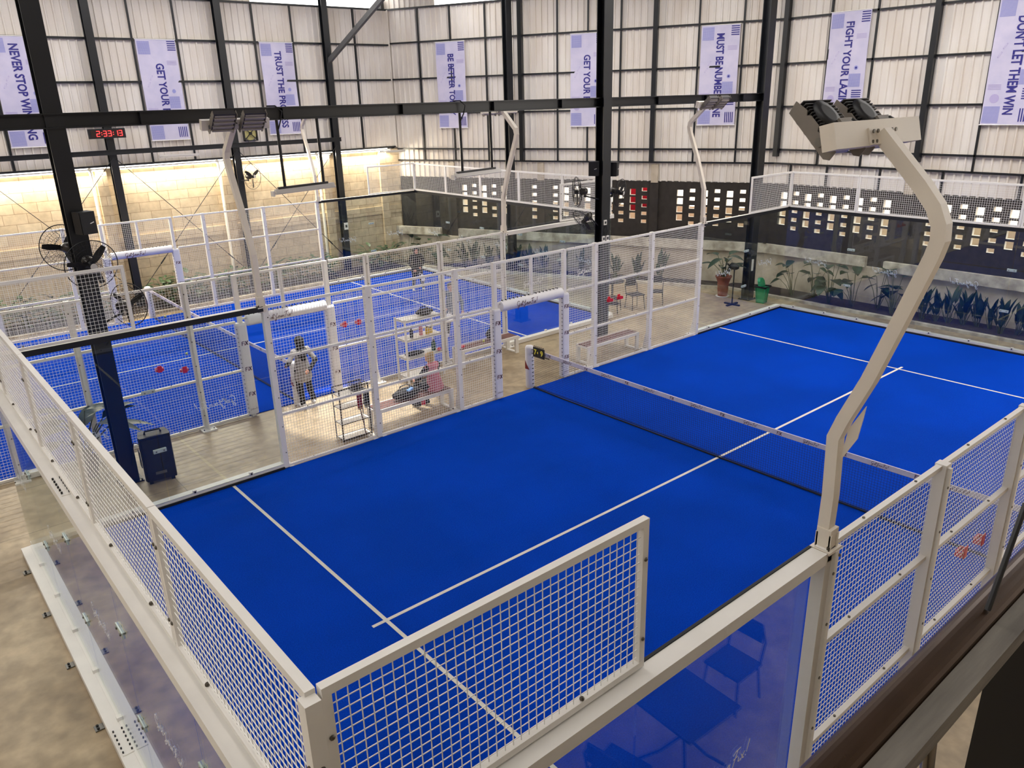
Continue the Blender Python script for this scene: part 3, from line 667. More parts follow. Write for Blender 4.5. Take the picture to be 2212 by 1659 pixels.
# ------------------------------------------------------------------ floodlight poles
POLEC = mat('cream_powder_coat', srgb(224, 214, 198), 0.45, noise=0.05, nscale=3)
LAMPG = mat('lamp_grey', srgb(126, 118, 108), 0.5, noise=0.15)
LAMPF = mat('lamp_lens', srgb(150, 142, 138), 0.3)
PROF = [(0.0, 2.9), (0.02, 3.45), (0.03, 3.86), (0.10, 4.08), (0.28, 4.6), (0.55, 5.24), (0.585, 5.36), (0.55, 5.48), (0.12, 5.86), (0.05, 5.92)]
PNEAR = [(-0.02, 2.9), (-0.012, 3.42), (-0.03, 3.87), (0.02, 4.02), (0.152, 4.344), (0.286, 4.75), (0.43, 5.2), (0.452, 5.3), (0.445, 5.39), (0.40, 5.49), (0.30, 5.61), (0.062, 5.856), (0.015, 5.905)]
def light_pole(label, x, y, out, prof=PROF, shift=0.0):
    r = thing('floodlight_pole', label, 'floodlight', (x, y, 2.95), 0, 'curved floodlight poles')
    P = [V((x, y+out*(o+0.045), z)) for o, z in prof]
    m = MB()
    n = len(P); vs = []; X = V((1,0,0))
    for i in range(n):
        d0 = (P[i]-P[max(i-1, 0)]); d1 = (P[min(i+1, n-1)]-P[i]); d0 = d0.normalized() if d0.length else d1.normalized(); d1 = d1.normalized() if d1.length else d0
        t = (d0+d1).normalized(); nn = X.cross(t); k = 0.044/max(0.6, t.dot(d0))
        for a, b in ((-1,-1),(1,-1),(1,1),(-1,1)): vs.append(P[i]+X*(0.044*a)+nn*(k*b))
    m.add(vs, [(4*i+q, 4*i+(q+1) % 4, 4*i+4+(q+1) % 4, 4*i+4+q) for i in range(n-1) for q in range(4)]+[(0,3,2,1), (4*n-4,4*n-3,4*n-2,4*n-1)])
    part('pole', m, POLEC, r)
    m = MB(); m.poly([(x-0.006, y+out*(0.07), 3.7), (x-0.006, y+out*0.17, 3.9), (x-0.006, y+out*0.19, 4.05), (x-0.006, y+out*0.2, 4.15), (x-0.006, y+out*0.1, 3.95)], (0.012, 0, 0)); part('gusset', m, POLEC, r)
    m = MB(); m.box(x-0.055, x+0.055, y+out*0.045-0.055, y+out*0.045+0.055, 2.9, 3.16); m.box(x-0.09, x+0.09, y+out*0.045-0.08, y+out*0.045+0.08, 2.98, 3.0)
    for sx in (-1, 1):
        for sy in (-1, 1): m.bar((x+sx*0.045, y+out*0.045+sy*0.052, 3.0), (x+sx*0.045, y+out*0.045+sy*0.052, 3.12), 0.018, 0.02)
    m.lathe([(0.012,0),(0.012,0.03)], (x-0.06, y+out*0.045-0.05, 3.0), 8, 1); m.lathe([(0.012,0),(0.012,0.03)], (x+0.06, y+out*0.045+out*0.06, 2.93), 8, 1, axis=(0,out,0))
    part('socket', m, [POLEC, BOLT], r)
    yb = y+out*0.045; zb = 5.9
    m = MB(); m.bar((x-0.55+shift, yb-out*0.03, zb), (x+0.52+shift, yb-out*0.03, zb), 0.09, 0.15, up=(0, -out*0.25, 1)); part('crossbar', m, POLEC, r)
    m = MB(); m.bar((x-0.17, yb+out*0.024, zb-0.01), (x+0.17, yb+out*0.024, zb-0.01), 0.008, 0.1, up=(0,-out*0.25,1))
    for q in (-0.14, -0.09, 0.09, 0.14):
        for z in (-0.03, 0.03): m.lathe([(0.012,0),(0.012,0.008)], (x+q, yb+out*0.03, zb-0.01+z), 8, 1, axis=(0,out,0))
    part('mount_plate', m, [POLEC, BOLT], r)
    tilt = math.radians(46); dirv = V((0, -out*math.cos(tilt), math.sin(tilt))); nb = V((0, out*math.sin(tilt), math.cos(tilt)))    # along the lamp / its back
    for q in (-0.27, 0.2):
        cx = x+q+shift; base = V((cx, yb-out*0.13, zb-0.06))
        A = lambda u, v, w: base + V((u, 0, 0)) + dirv*v + nb*w
        m = MB()
        m.bar(A(0, -0.03, 0.02), A(0, 0.29, 0.02), 0.34, 0.05, up=nb)
        k = 0.0
        while k < 0.29: m.bar(A(-0.16, k, 0.06), A(0.16, k, 0.06), 0.006, 0.035, up=nb); k += 0.022
        lamp = part('lamp_housing', m, mat('lamp_dark', srgb(62, 60, 60), 0.5), r)
        m = MB()
        for j in range(4):
            v0 = -0.02+j*0.078; m.bar(A(-0.16, v0, -0.012), A(0.16, v0, -0.012), 0.02, 0.05, up=nb); m.bar(A(-0.15, v0+0.035, -0.008), A(0.15, v0+0.035, -0.008), 0.02, 0.02, up=nb)
        part('lens_row', m, LAMPF, lamp)
        for sx in (-1, 1):
            m = MB(); pts = [A(sx*0.175, v, w) for v, w in ((-0.1, 0.0), (-0.07, -0.025), (0.29, -0.025), (0.31, 0.05), (0.22, 0.07), (0.2, 0.05), (0.18, 0.07), (0.1, 0.07), (0.08, 0.045), (0.04, 0.055), (-0.02, 0.04), (-0.09, 0.06))]
            m.poly(pts, (sx*0.008, 0, 0)); m.lathe([(0.028,0),(0.028,0.012)], A(sx*0.183, 0.02, 0.02), 12, 1, axis=(sx,0,0))
            part('side_plate', m, [LAMPG, STEEL], lamp)
        m = MB(); m.bar(A(0.07, 0.01, 0.085), A(0.07, 0.11, 0.085), 0.15, 0.06, up=nb); part('driver_box', m, LAMPG, lamp)
        m = MB(); m.lathe([(0.1, 0), (0.105, 0.02), (0.1, 0.045), (0.06, 0.05)], A(-0.03, 0.17, 0.05), 16, axis=nb); part('driver_dome', m, DARK, lamp)
        m = MB(); m.tube([A(0.1, 0.08, 0.13), A(0.17, 0.06, 0.12), A(0.22, 0.03, 0.1), A(0.26, 0.02, 0.07)], 0.008, 6); part('cable', m, RUBBER, lamp)
    return r
light_pole('large cream floodlight pole nearest the viewer, bending across the right of the view', 4.0, 0.0, -1, PNEAR, 0.0)
light_pole('curved white floodlight pole between the courts, left of the first hanging lamp', 4.0, 10.0, 1)
light_pole('curved white floodlight pole in front of the back wall, right of the second hanging lamp', x_(16), Y2, -1)
light_pole('curved white floodlight pole at the far right, below the MUST BE NUMBER ONE banner', 16.0, 10.0, 1)
light_pole('farthest curved floodlight pole, against the brick wall behind the first hanging lamp', x_(16), Y2+10, 1)
# ------------------------------------------------------------------ steel frame
def hcol(label, x, y, h=10.0, w=0.24, dp=0.26, name='steel_column', z0=FZ, ang=0.0):
    r = thing(name, label, 'column', (x, y, z0), ang, 'black steel columns')
    m = MB(); t = 0.022
    m.box(-w/2, w/2, -dp/2, -dp/2+t, 0, h); m.box(-w/2, w/2, dp/2-t, dp/2, 0, h); m.box(-0.014, 0.014, -dp/2+t, dp/2-t, 0, h)
    lpart('shaft', m, BLACK, r)
    m = MB(); m.box(-w/2-0.06, w/2+0.06, -dp/2-0.06, dp/2+0.06, 0, 0.02)
    for sx in (-1,1):
        for sy in (-1,1): m.lathe([(0.014,0.02),(0.014,0.05)], (sx*(w/2+0.03), sy*(dp/2+0.03), 0), 8, 1)
    lpart('base_plate', m, [BLACK, BOLT], r)
    return r
colA = hcol('black steel column at left carrying two wall fans, beside the loudspeaker', 1.78, 11.5, 10.0, 0.26, 0.26)
colB = hcol('black steel column in the middle of the hall with two wall speakers', 13.6, 11.35, 10.0, 0.28, 0.26)
colC = hcol('black steel column beside the green bin at the right end of the beam', 20.3, 11.35, 10.0, 0.3, 0.26)
hcol('black steel column by the back wall, behind the second hanging lamp', *(W2(5.45, 0.75, 0).xy), 10.0, 0.24, 0.24)
hcol('black steel column on the brick wall under the red clock', 5.8, 24.75, 10.0, 0.22, 0.22)
hcol('black steel column on the brick wall that carries a small wall fan', 9.7, 24.75, 10.0, 0.22, 0.22)
hcol('black steel column on the brick wall with the diagonal roof strut', 13.5, 24.75, 10.0, 0.22, 0.22)
r = thing('steel_beam', 'long black steel beam crossing the hall at lamp height', 'beam', (7, 11.42, 6.0))
m = MB(); y = 11.42
m.box(-13.9, 20.3, y-0.1, y+0.1, 6.105, 6.125); m.box(-13.9, 20.3, y-0.1, y+0.1, 5.905, 5.925); m.box(-13.9, 20.3, y-0.008, y+0.008, 5.925, 6.105); part('i_section', m, BLACK, r)
for x in (0.6, 3.0, 5.4, 7.9, 10.2, 12.2, 15.6, 17.6, 19.3):
    m = MB(); m.box(x-0.008, x+0.008, y-0.09, y+0.09, 5.925, 6.105); part('stiffener', m, BLACK, r)
m = MB(); m.box(-13, 13.6, 24.5, 24.58, 4.84, 4.98); m.box(-13, 13.6, 24.46, 24.62, 4.975, 4.985)
tag(m.build('wall_beam', BLACK, None, (0, 24.55, 4.9)), 'black horizontal beam along the brick wall columns, under the clock', 'beam')
m = MB(); m.bar((13.5, 24.7, 7.55), (14.3, 21.2, 9.75), 0.12, 0.16)
tag(m.build('roof_strut', mat('strut_steel', srgb(84, 84, 84), 0.45, noise=0.2), None, (13.5, 24.7, 7.55)), 'grey diagonal strut rising from the brick wall column to the roof', 'strut')
xs = [1.95, 5.8, 9.7, 13.5]
names = [('left edge to the clock column', 0), ('clock column to the fan column', 1), ('fan column to the strut column', 2)]
for nm, i in names:
    for up in (0, 1):
        a = V((xs[i]+0.05, 24.62, 4.72 if up == 0 else 0.5)); b = V((xs[i+1]-0.05, 24.62, 0.5 if up == 0 else 4.72))
        if up: a.y -= 0.03; b.y -= 0.03
        m = MB(); m.tube([a, b], 0.011, 6); c = a+(b-a)*(0.8 if up == 0 else 0.2); m.tube([c, c+(b-a).normalized()*0.25], 0.022, 6)
        tag(m.build('brace_rod', BLACK, None, (a+b)/2), 'thin black brace rod %s from %s' % ('falling' if up == 0 else 'rising', nm), 'brace', 'cross brace rods on the brick wall')
# downpipes on the brick wall
PIPE = mat('white_pipe', srgb(225, 218, 200), 0.5)
for x, lb in ((5.12, 'cream drainpipe on the brick wall beside the clock column'), (9.08, 'cream drainpipe on the brick wall beside the fan column'), (12.75, 'cream drainpipe on the brick wall beside the strut column')):
    m = MB(); m.tube([(x, 24.85, 0.05), (x, 24.85, 4.3), (x, 24.95, 4.45)], 0.05, 12)
    for z in (1.2, 2.9): m.lathe([(0.058,0),(0.058,0.05)], (x, 24.85, z), 12)
    tag(m.build('drainpipe', PIPE, None, (x, 24.85, 0)), lb, 'pipe', 'drainpipes on the brick wall')
# ------------------------------------------------------------------ lights of the hall, plus an added aisle spot
def area(name, loc, sx, sy, power, col, rot):
    l = bpy.data.lights.new(name, 'AREA'); l.shape = 'RECTANGLE'; l.size = sx; l.size_y = sy; l.energy = power; l.color = col
    o = bpy.data.objects.new(name, l); COL.objects.link(o); o.location = loc; o.rotation_euler = rot; return o
HUNG = mat('lamp_white', srgb(205, 200, 192), 0.4)
for i, (a, b, lb) in enumerate(((0.2, 5.5, 'left edge'), (6.0, 9.5, 'clock column bay'), (9.95, 13.3, 'fan column bay'), (13.75, 15.9, 'corner bay'))):
    r = thing('wall_tube_light', 'lit warm strip lamp along the top of the brick wall, %s' % lb, 'lamp', ((a+b)/2, 24.93, 4.4), 0, 'strip lamps over the brick wall')
    m = MB(); m.tube([(a, 24.93, 4.385), (b, 24.93, 4.385)], 0.016, 8); part('tube', m, TUBE, r)
    m = MB(); m.box(a-0.02, b+0.02, 24.9, 24.97, 4.405, 4.44); part('housing', m, HUNG, r)
    area('strip_glow', ((a+b)/2, 24.9, 4.37), b-a, 0.05, 150*(b-a)/3.4, (1.0, 0.89, 0.7), (math.radians(-38), 0, 0))
def tube_fixture(label, p0, p1):
    p0 = V(p0); p1 = V(p1); r = thing('batten_light', label, 'lamp', (p0+p1)/2, 0, 'small unlit batten lamps')
    m = MB(); m.bar(p0, p1, 0.07, 0.05); part('housing', m, HUNG, r)
    m = MB(); m.tube([p0-Z*0.045, p1-Z*0.045], 0.016, 8); part('tube', m, WIRE, r)
    d = (p1-p0).normalized()
    for p in (p0+d*0.02, p1-d*0.02):
        m = MB(); m.bar(p-Z*0.02, p-Z*0.065, 0.03, 0.03, up=d); part('lampholder', m, HUNG, r)
tube_fixture('small white batten lamp under the wall beam, below the first GET YOUR FIX banner', (7.12, 24.55, 4.73), (8.38, 24.55, 4.71))
tube_fixture('small white batten lamp in the corner where the brick and back walls meet', (15.1, 24.4, 4.4), (16.25, 24.4, 4.38))
def hanging_lamp(label, x0, x1, y, z, wob):
    r = thing('hanging_lamp', label, 'lamp', ((x0+x1)/2, y, z), 0, 'hanging batten lamps on rods')
    m = MB(); m.poly([(x0, y-0.02, z), (x0, y+0.02, z), (x0, y+0.075, z-0.075), (x0, y+0.065, z-0.085), (x0, y-0.065, z-0.085), (x0, y-0.075, z-0.075)], (x1-x0, 0, wob)); part('reflector', m, HUNG, r)
    m = MB(); m.bar((x0+0.06, y, z+0.015), (x1-0.12, y, z+0.015+wob*0.8), 0.05, 0.04); part('carrier', m, BLACK, r)
    for y_ in (y-0.035, y+0.035):
        m = MB(); m.tube([(x0-0.03, y_, z-0.08), (x1+0.02, y_, z-0.08+wob)], 0.014, 8); part('tube', m, WIRE, r)
    m = MB(); m.box(x0-0.06, x0-0.03, y-0.06, y+0.06, z-0.12, z-0.03); part('lampholder', m, HUNG, r)
    for a in (0.17, 0.83):
        xx = x0+(x1-x0)*a; m = MB(); m.tube([(xx, y, z+0.02+wob*a), (xx-0.01, y, 5.93)], 0.028, 8); part('hanger_rod', m, BLACK, r)
    m = MB(); xx = x0+(x1-x0)*0.17; m.tube([(xx, y-0.02, 5.75), (xx+0.02, y-0.11, 5.9), (xx+0.05, y-0.13, 6.05), (xx-0.05, y-0.1, 6.14), (xx-0.15, y+0.02, 6.14)], 0.012, 6); part('cable', m, RUBBER, r)
hanging_lamp('long grey lamp hung on two black rods, left of the two, before the brick wall', 5.1, 6.28, 11.42, 4.72, 0.03)
hanging_lamp('long grey lamp hung on two black rods, right of the two, before the back wall', 9.13, 10.36, 11.42, 4.69, 0.03)
sp = bpy.data.lights.new('aisle_spot', 'SPOT'); sp.energy = 3800; sp.spot_size = math.radians(20); sp.spot_blend = 0.12; sp.shadow_soft_size = 0.12; sp.color = (1, 0.98, 0.94)  # unseen spot without a fixture, added for the bright patch on the aisle floor
so = bpy.data.objects.new('aisle_spot', sp); COL.objects.link(so); so.location = (7.2, 12.6, 9.6)
so.rotation_euler = (V((6.5, 11.75, 0))-V(so.location)).to_track_quat('-Z', 'Y').to_euler()
# ------------------------------------------------------------------ banners
FAB = mat('banner_fabric', srgb(206, 200, 222), 0.42, col2=srgb(194, 190, 216), nscale=2.5)
NAVY = mat('banner_navy', srgb(44, 40, 128), 0.5); PERI = mat('banner_periwinkle', srgb(150, 152, 208), 0.5); PALE = mat('banner_pale', srgb(176, 166, 206), 0.5)
def banner(txt, label, F, u0, off=0.1, z1=8.17, w=1.2, h=3.0, rip=0.012, t0=None, tl=None, flip=1):
    # u runs left to right as seen from the court, v runs down
    rnd = random.Random(len(txt)*7+int(u0*10))
    ph = rnd.random()*6
    bow = lambda u, v: rip*(math.sin(v*2.3+ph+u*3)+0.7*math.sin(u*5+v*1.1+ph))*min(1, v*1.5)
    P = lambda u, v, e=0: F(u0+u, off+bow(u, v)+e, z1-v)
    r = thing('banner', label, 'banner', P(w/2, h), 0, 'slogan banners on the walls')
    m = MB(); nu, nv = 12, 24
    for e in (0, -0.004):
        vs = [P(w*i/nu, h*j/nv, e) for j in range(nv+1) for i in range(nu+1)]
        m.add(vs, [(j*(nu+1)+i, j*(nu+1)+i+1, (j+1)*(nu+1)+i+1, (j+1)*(nu+1)+i) for j in range(nv) for i in range(nu)], 0, True)
    cl = part('cloth', m, FAB, r)
    for v in (0.0, h):
        m = MB(); m.tube([P(-0.02, v), P(w+0.02, v)], 0.012, 6); part('rod', m, WIRE, r)
    def quad(mb, u, v, du, dv, mi):
        n = max(1, int(max(du, dv)/0.12))
        for k in range(n):
            if du >= dv: a, b, c, d = u+du*k/n, v, u+du*(k+1)/n, v+dv
            else: a, b, c, d = u, v+dv*k/n, u+du, v+dv*(k+1)/n
            mb.add([P(a, d, .005), P(c, d, .005), P(c, b, .005), P(a, b, .005)], [(0,1,2,3)], mi)
    def stripes(u, v, du, n, gap, mi, vert=0, dv=0.3):
        mb = MB()
        for i in range(n):
            if vert: quad(mb, u+i*gap, v, gap*0.5, dv, mi)
            else: quad(mb, u, v+i*gap, du, gap*0.5, mi)
        part('print', mb, [NAVY, PERI, PALE], cl)
    def halftone(u, v, d, mi):
        mb = MB(); k = 0
        while k < d: quad(mb, u, v+k, d*0.95, 0.014, mi); quad(mb, u+k*0.95, v, 0.012, d, mi); k += 0.03
        part('print', mb, [NAVY, PERI, PALE], cl)
    def disc(u, v, r0, mi, r1=0):
        mb = MB(); n = 20; vs = [P(u+r0*math.cos(2*math.pi*k/n), v+r0*math.sin(2*math.pi*k/n), .005) for k in range(n)]
        if r1 == 0: mb.add(vs, [tuple(range(n-1, -1, -1))], mi)
        else:
            vs += [P(u+r1*math.cos(2*math.pi*k/n), v+r1*math.sin(2*math.pi*k/n), .005) for k in range(n)]
            mb.add(vs, [(k, k+n, (k+1) % n+n, (k+1) % n) for k in range(n)], mi)
        part('print', mb, [NAVY, PERI, PALE], cl)
    stripes(0.93, 0.04, 0.25, 5, 0.062, 0); halftone(0.04, 0.06, 0.38, 1); stripes(0.84, 0.62, 0.3, 4, 0.035, 2)
    disc(0.93, 1.52, 0.06, 1); disc(0.93, 1.52, 0.03, 0); halftone(0.74, 1.68, 0.36, 1); stripes(0.05, 2.02, 0.3, 4, 0.035, 2); disc(0.24, 2.36, 0.11, 2); disc(0.24, 2.36, 0.05, 1, 0.04)
    stripes(0.86, 2.12, 0.28, 5, 0.058, 0); stripes(0.88, 2.6, 0.0, 5, 0.058, 0, 1, 0.32); halftone(0.03, 2.55, 0.4, 1); stripes(0.05, 2.5, 0.0, 1, 0.01, 2)
    for a, b in ((0.3, 1.12), (0.2, 1.32)):
        mb = MB(); n = 12
        pts = []
        for k in range(n):
            t = 2*math.pi*k/n; du = 0.022*math.cos(t); dv = 0.022*math.sin(t)+(0.05 if math.sin(t) > 0 else -0.05)
            pts.append((a+du-dv*0.55, b+dv))
        q = [(a+(x-a)*0.7, b+(y-b)*0.82) for x, y in pts]
        mb.add([P(x, y, .005) for x, y in pts]+[P(x, y, .005) for x, y in q], [(k, k+n, (k+1) % n+n, (k+1) % n) for k in range(n)], 2); part('print', mb, [NAVY, PERI, PALE], cl)
    # slogan, turned to read downwards
    L = tl or 0.142*len(txt); v0 = t0 if t0 is not None else (h-L)/2
    vs, fs = text_verts(txt, 0.33, 0.009, 1.0, 0.0015)
    xa = min(v.x for v in vs); xb = max(v.x for v in vs); k = L/(xb-xa)
    ya = min(v.y for v in vs); yb = max(v.y for v in vs)
    mb = MB(); mb.add([P(0.61+(p.y-(ya+yb)/2), v0+(p.x-xa)*k, 0.006+p.z) for p in vs], fs, 0); part('slogan', mb, [NAVY], cl)
ban = lambda t: 'white and lilac hanging banner reading %s' % t
banner('NEVER STOP WINNING', ban('NEVER STOP WINNING'), WL, 3.2, t0=0.2, tl=2.6)
banner('GET YOUR FIX', ban('GET YOUR FIX, on the brick wall beside the clock'), WL, 7.12, t0=0.7)
banner('TRUST THE PROCESS', ban('TRUST THE PROCESS'), WL, 11.1, t0=0.28, tl=2.5, rip=0.02)
banner('BE BETTER TODAY', ban('BE BETTER TODAY'), W2, 2.22, t0=0.42)
banner('GET YOUR FIX', ban('GET YOUR FIX, half hidden by the middle column'), W2, 7.53, t0=0.68)
banner('MUST BE NUMBER ONE', ban('MUST BE NUMBER ONE'), W2, 11.99, t0=0.25, tl=2.5)
banner('FIGHT YOUR LAZINESS', ban('FIGHT YOUR LAZINESS, above the nearest floodlight'), W3, 1.5, z1=8.26, t0=0.28, tl=2.6)
banner('DON\'T LET THEM WIN', ban('DON\'T LET THEM WIN, at the right edge'), W3, 5.98, z1=8.2, t0=0.45, tl=2.3)
# ------------------------------------------------------------------ clock on the wall column
r = thing('led_clock', 'black LED clock with red digits 2:33:13 on the brick wall column', 'clock', (5.72, 24.55, 5.47))
m = MB(); m.box(5.2, 6.24, 24.5, 24.6, 5.33, 5.61); part('case', m, DARK, r)
m = MB(); m.box(5.26, 6.18, 24.494, 24.5, 5.37, 5.57); part('display', m, mat('clock_screen', srgb(34, 16, 18), 0.2), r)
SEG = {'0':'abcdef','1':'bc','2':'abged','3':'abgcd','4':'fgbc','5':'afgcd','6':'afgedc','7':'abc','8':'abcdefg','9':'abcdfg'}
def digit(mb, ch, x, z, y, w=0.085, h=0.15, t=0.017):
    g = {'a':(0,h,w,h),'g':(0,h/2,w,h/2),'d':(0,0,w,0),'f':(0,h/2,0,h),'b':(w,h/2,w,h),'e':(0,0,0,h/2),'c':(w,0,w,h/2)}
    for c in SEG[ch]:
        a = g[c]; mb.bar((x+a[0], y, z+a[1]), (x+a[2], y, z+a[3]), 0.006, t, up=(0,0,1) if a[1] == a[3] else (1,0,0))
for ch, x in (('2', 5.42), ('3', 5.61), ('3', 5.745), ('1', 5.93), ('3', 6.055)):
    m = MB(); digit(m, ch, x, 5.395, 24.49); part('digit', m, LED_RED, r)
for x in (5.555, 5.885):
    m = MB(); m.box(x, x+0.018, 24.488, 24.494, 5.43, 5.45); m.box(x, x+0.018, 24.488, 24.494, 5.49, 5.51); part('colon', m, LED_RED, r)
m = MB(); m.tube([(5.6, 24.55, 5.61), (5.65, 24.58, 5.7), (5.85, 24.6, 5.7), (5.95, 24.55, 5.61)], 0.006, 6); part('hanger', m, BLACK, r)
# ------------------------------------------------------------------ fans
FANW = mat('fan_wire', srgb(34, 32, 32), 0.4, 0.5)
def fan(label, loc, d, R, anchor, spin=0.3, wires_n=34, cap=True, name='wall_fan', cat='fan', group='black wall fans'):
    d = V(d).normalized(); q = d.to_track_quat('-Y', 'Z'); r = thing(name, label, cat, loc, 0, group); r.rotation_euler = q.to_euler()
    Rm = q.to_matrix().inverted()
    def ring(mb, rad, y, t): mb.tube([(rad*math.cos(2*math.pi*k/40), y, rad*math.sin(2*math.pi*k/40)) for k in range(40)], t, 5, closed=True)
    for nm, sg in (('front_grille', -1), ('rear_grille', 1)):
        m = MB()
        for k in range(wires_n):
            t = 2*math.pi*k/wires_n; c, s = math.cos(t), math.sin(t)
            pts = [(R*f*c, sg*dp, R*f*s) for f, dp in ((0.14, 0.1), (0.5, 0.095), (0.8, 0.07), (0.96, 0.035), (1.0, 0.0))]
            m.tube(pts, 0.0022, 3, smooth=False)
        for f, dp in ((0.14, 0.1), (0.45, 0.096), (0.75, 0.076)): ring(m, R*f, sg*dp, 0.0025)
        lpart(nm, m, FANW, r)
    m = MB(); ring(m, R, 0, 0.008); lpart('rim', m, DARK, r)
    for k in range(3):
        m = MB(); t0 = spin+2*math.pi*k/3; n = 8; vs = []
        for i in range(n+1):
            f = 0.1+0.8*i/n; w = 0.055+0.1*math.sin(math.pi*min(1, f*1.0))*0.55
            tw = 0.5-0.25*f
            for sg in (-1, 1):
                a = t0+sg*w/(f*R)*0.5*R*1.0; a = t0+sg*(w*0.5)/max(f*R, 0.08)*0.9
                vs.append((f*R*math.cos(a), sg*w*0.45*math.sin(tw), f*R*math.sin(a)))
        vs2 = [(x, y+0.004, z) for x, y, z in vs]
        fs = [(2*i, 2*i+1, 2*i+3, 2*i+2) for i in range(n)]
        m.add(vs, fs, 0, True); m.add(vs2, fs, 0, True); lpart('blade', m, DARK, r)
    m = MB(); m.lathe([(0.0, -0.075), (0.045, -0.07), (0.055, -0.03), (0.055, 0.02)], (0,0,0), 16, axis=(0,1,0)); lpart('hub', m, DARK, r)
    if cap:
        m = MB(); m.lathe([(0.05, -0.105), (0.05, -0.115)], (0,0,0), 16, axis=(0,1,0)); lpart('badge', m, mat('fan_badge', srgb(190, 186, 180), 0.35), r)
    m = MB(); m.lathe([(0.06, 0.06), (0.085, 0.09), (0.09, 0.2), (0.06, 0.26), (0.02, 0.27)], (0,0,0), 16, axis=(0,1,0)); lpart('motor', m, mat('fan_motor', srgb(58, 54, 50), 0.3, 0.3), r)
    m = MB(); A = Rm @ (V(anchor)-V(loc)); m.tube([(0, 0.2, -0.02), (0, 0.2, -0.12), A], 0.018, 8); m.ball((0, 0.2, -0.12), 0.035, 10); lpart('bracket', m, DARK, r)
    return r
fan('large black wall fan on the left column, facing the front court', (1.79, 11.0, 3.9), (0.05, -1, -0.18), 0.385, (1.78, 11.37, 3.8), 0.9)
fan('black wall fan behind the left column, facing the back court', (1.66, 12.1, 4.05), (-0.2, 1, -0.1), 0.37, (1.78, 11.63, 3.9), 0.2)
fan('black wall fan low on the left column, seen from behind', (2.36, 11.65, 3.05), (0.8, 0.6, -0.1), 0.36, (1.91, 11.5, 2.85), 0.5, cap=False)
fan('black wall fan left of the middle column, facing away to the left', (13.0, 11.65, 3.95), (-0.85, 0.6, -0.05), 0.36, (13.46, 11.35, 3.75), 0.5, cap=False)
fan('black wall fan right of the middle column with blades against the block openings', (14.15, 11.28, 3.85), (0.35, -0.9, -0.15), 0.34, (13.74, 11.35, 3.75), 0.75)
fan('black wall fan tilted down low on the middle column, above the switches', (13.05, 11.45, 3.25), (-0.8, 0.1, -0.65), 0.34, (13.46, 11.35, 3.1), 0.5, cap=False)
fan('small black wall fan on the brick wall column, under the black wall beam', (9.98, 24.3, 3.88), (0.45, -0.9, 0.0), 0.42, (9.7, 24.64, 3.75), 0.5, 20)
r = thing('exhaust_fan', 'square exhaust fan with yellowish blades set in the sheet wall', 'fan', (10.36, 24.92, 5.26))
m = MB()
for a, b, c, d in ((10.12, 10.6, 5.01, 5.04), (10.12, 10.6, 5.48, 5.51), (10.12, 10.15, 5.01, 5.51), (10.57, 10.6, 5.01, 5.51)): m.box(a, b, 24.86, 24.98, c, d)
part('frame', m, BLACK, r)
m = MB(); m.lathe([(0.225, 0.0), (0.225, 0.02)], (10.36, 24.95, 5.26), 28, axis=(0,1,0)); part('disc', m, mat('fan_disc', srgb(206, 196, 132), 0.4), r)
for k in range(4):
    m = MB(); t = math.pi/4+k*math.pi/2; m.bar((10.36, 24.9, 5.26), (10.36+0.3*math.cos(t), 24.9, 5.26+0.3*math.sin(t)), 0.025, 0.03, up=(0,1,0)); part('strut', m, BLACK, r)
m = MB(); m.lathe([(0.05,-0.03),(0.05,0.03)], (10.36, 24.88, 5.26), 14, axis=(0,1,0)); part('hub', m, DARK, r)
r = thing('pedestal_fan', 'black pedestal fan on a cross foot, beside the terracotta pot', 'fan', (19.35, 11.25, FZ))
m = MB(); m.bar((-0.27, 0, 0.02), (0.27, 0, 0.02), 0.07, 0.04); m.bar((0, -0.27, 0.022), (0, 0.27, 0.022), 0.07, 0.04); lpart('foot', m, DARK, r)
m = MB(); m.tube([(0,0,0.02),(0,0,1.12)], 0.02, 10); m.tube([(0,0,0.6),(0,0,0.68)], 0.03, 10); lpart('pole', m, DARK, r)
m = MB(); m.lathe([(0.05, -0.12), (0.09, -0.05), (0.09, 0.08), (0.05, 0.14)], (0.02, 0, 1.18), 16, axis=(-0.3,1,0)); lpart('motor', m, DARK, r)
m = MB()
for rad in (0.08, 0.15, 0.2): m.tube([(-0.06+rad*math.cos(2*math.pi*k/28), 0.16, 1.2+rad*math.sin(2*math.pi*k/28)) for k in range(28)], 0.004, 5, closed=True)
for k in range(14): m.tube([(-0.06+0.04*math.cos(2*math.pi*k/14), 0.2, 1.2+0.04*math.sin(2*math.pi*k/14)), (-0.06+0.2*math.cos(2*math.pi*k/14), 0.16, 1.2+0.2*math.sin(2*math.pi*k/14))], 0.0025, 4)
lpart('grille', m, FANW, r)
for k in range(3):
    m = MB(); t = 0.4+k*2.094; m.bar((-0.06, 0.14, 1.2), (-0.06+0.18*math.cos(t), 0.14, 1.2+0.18*math.sin(t)), 0.02, 0.07, up=(0.2,1,0), h1=0.1); lpart('blade', m, DARK, r)
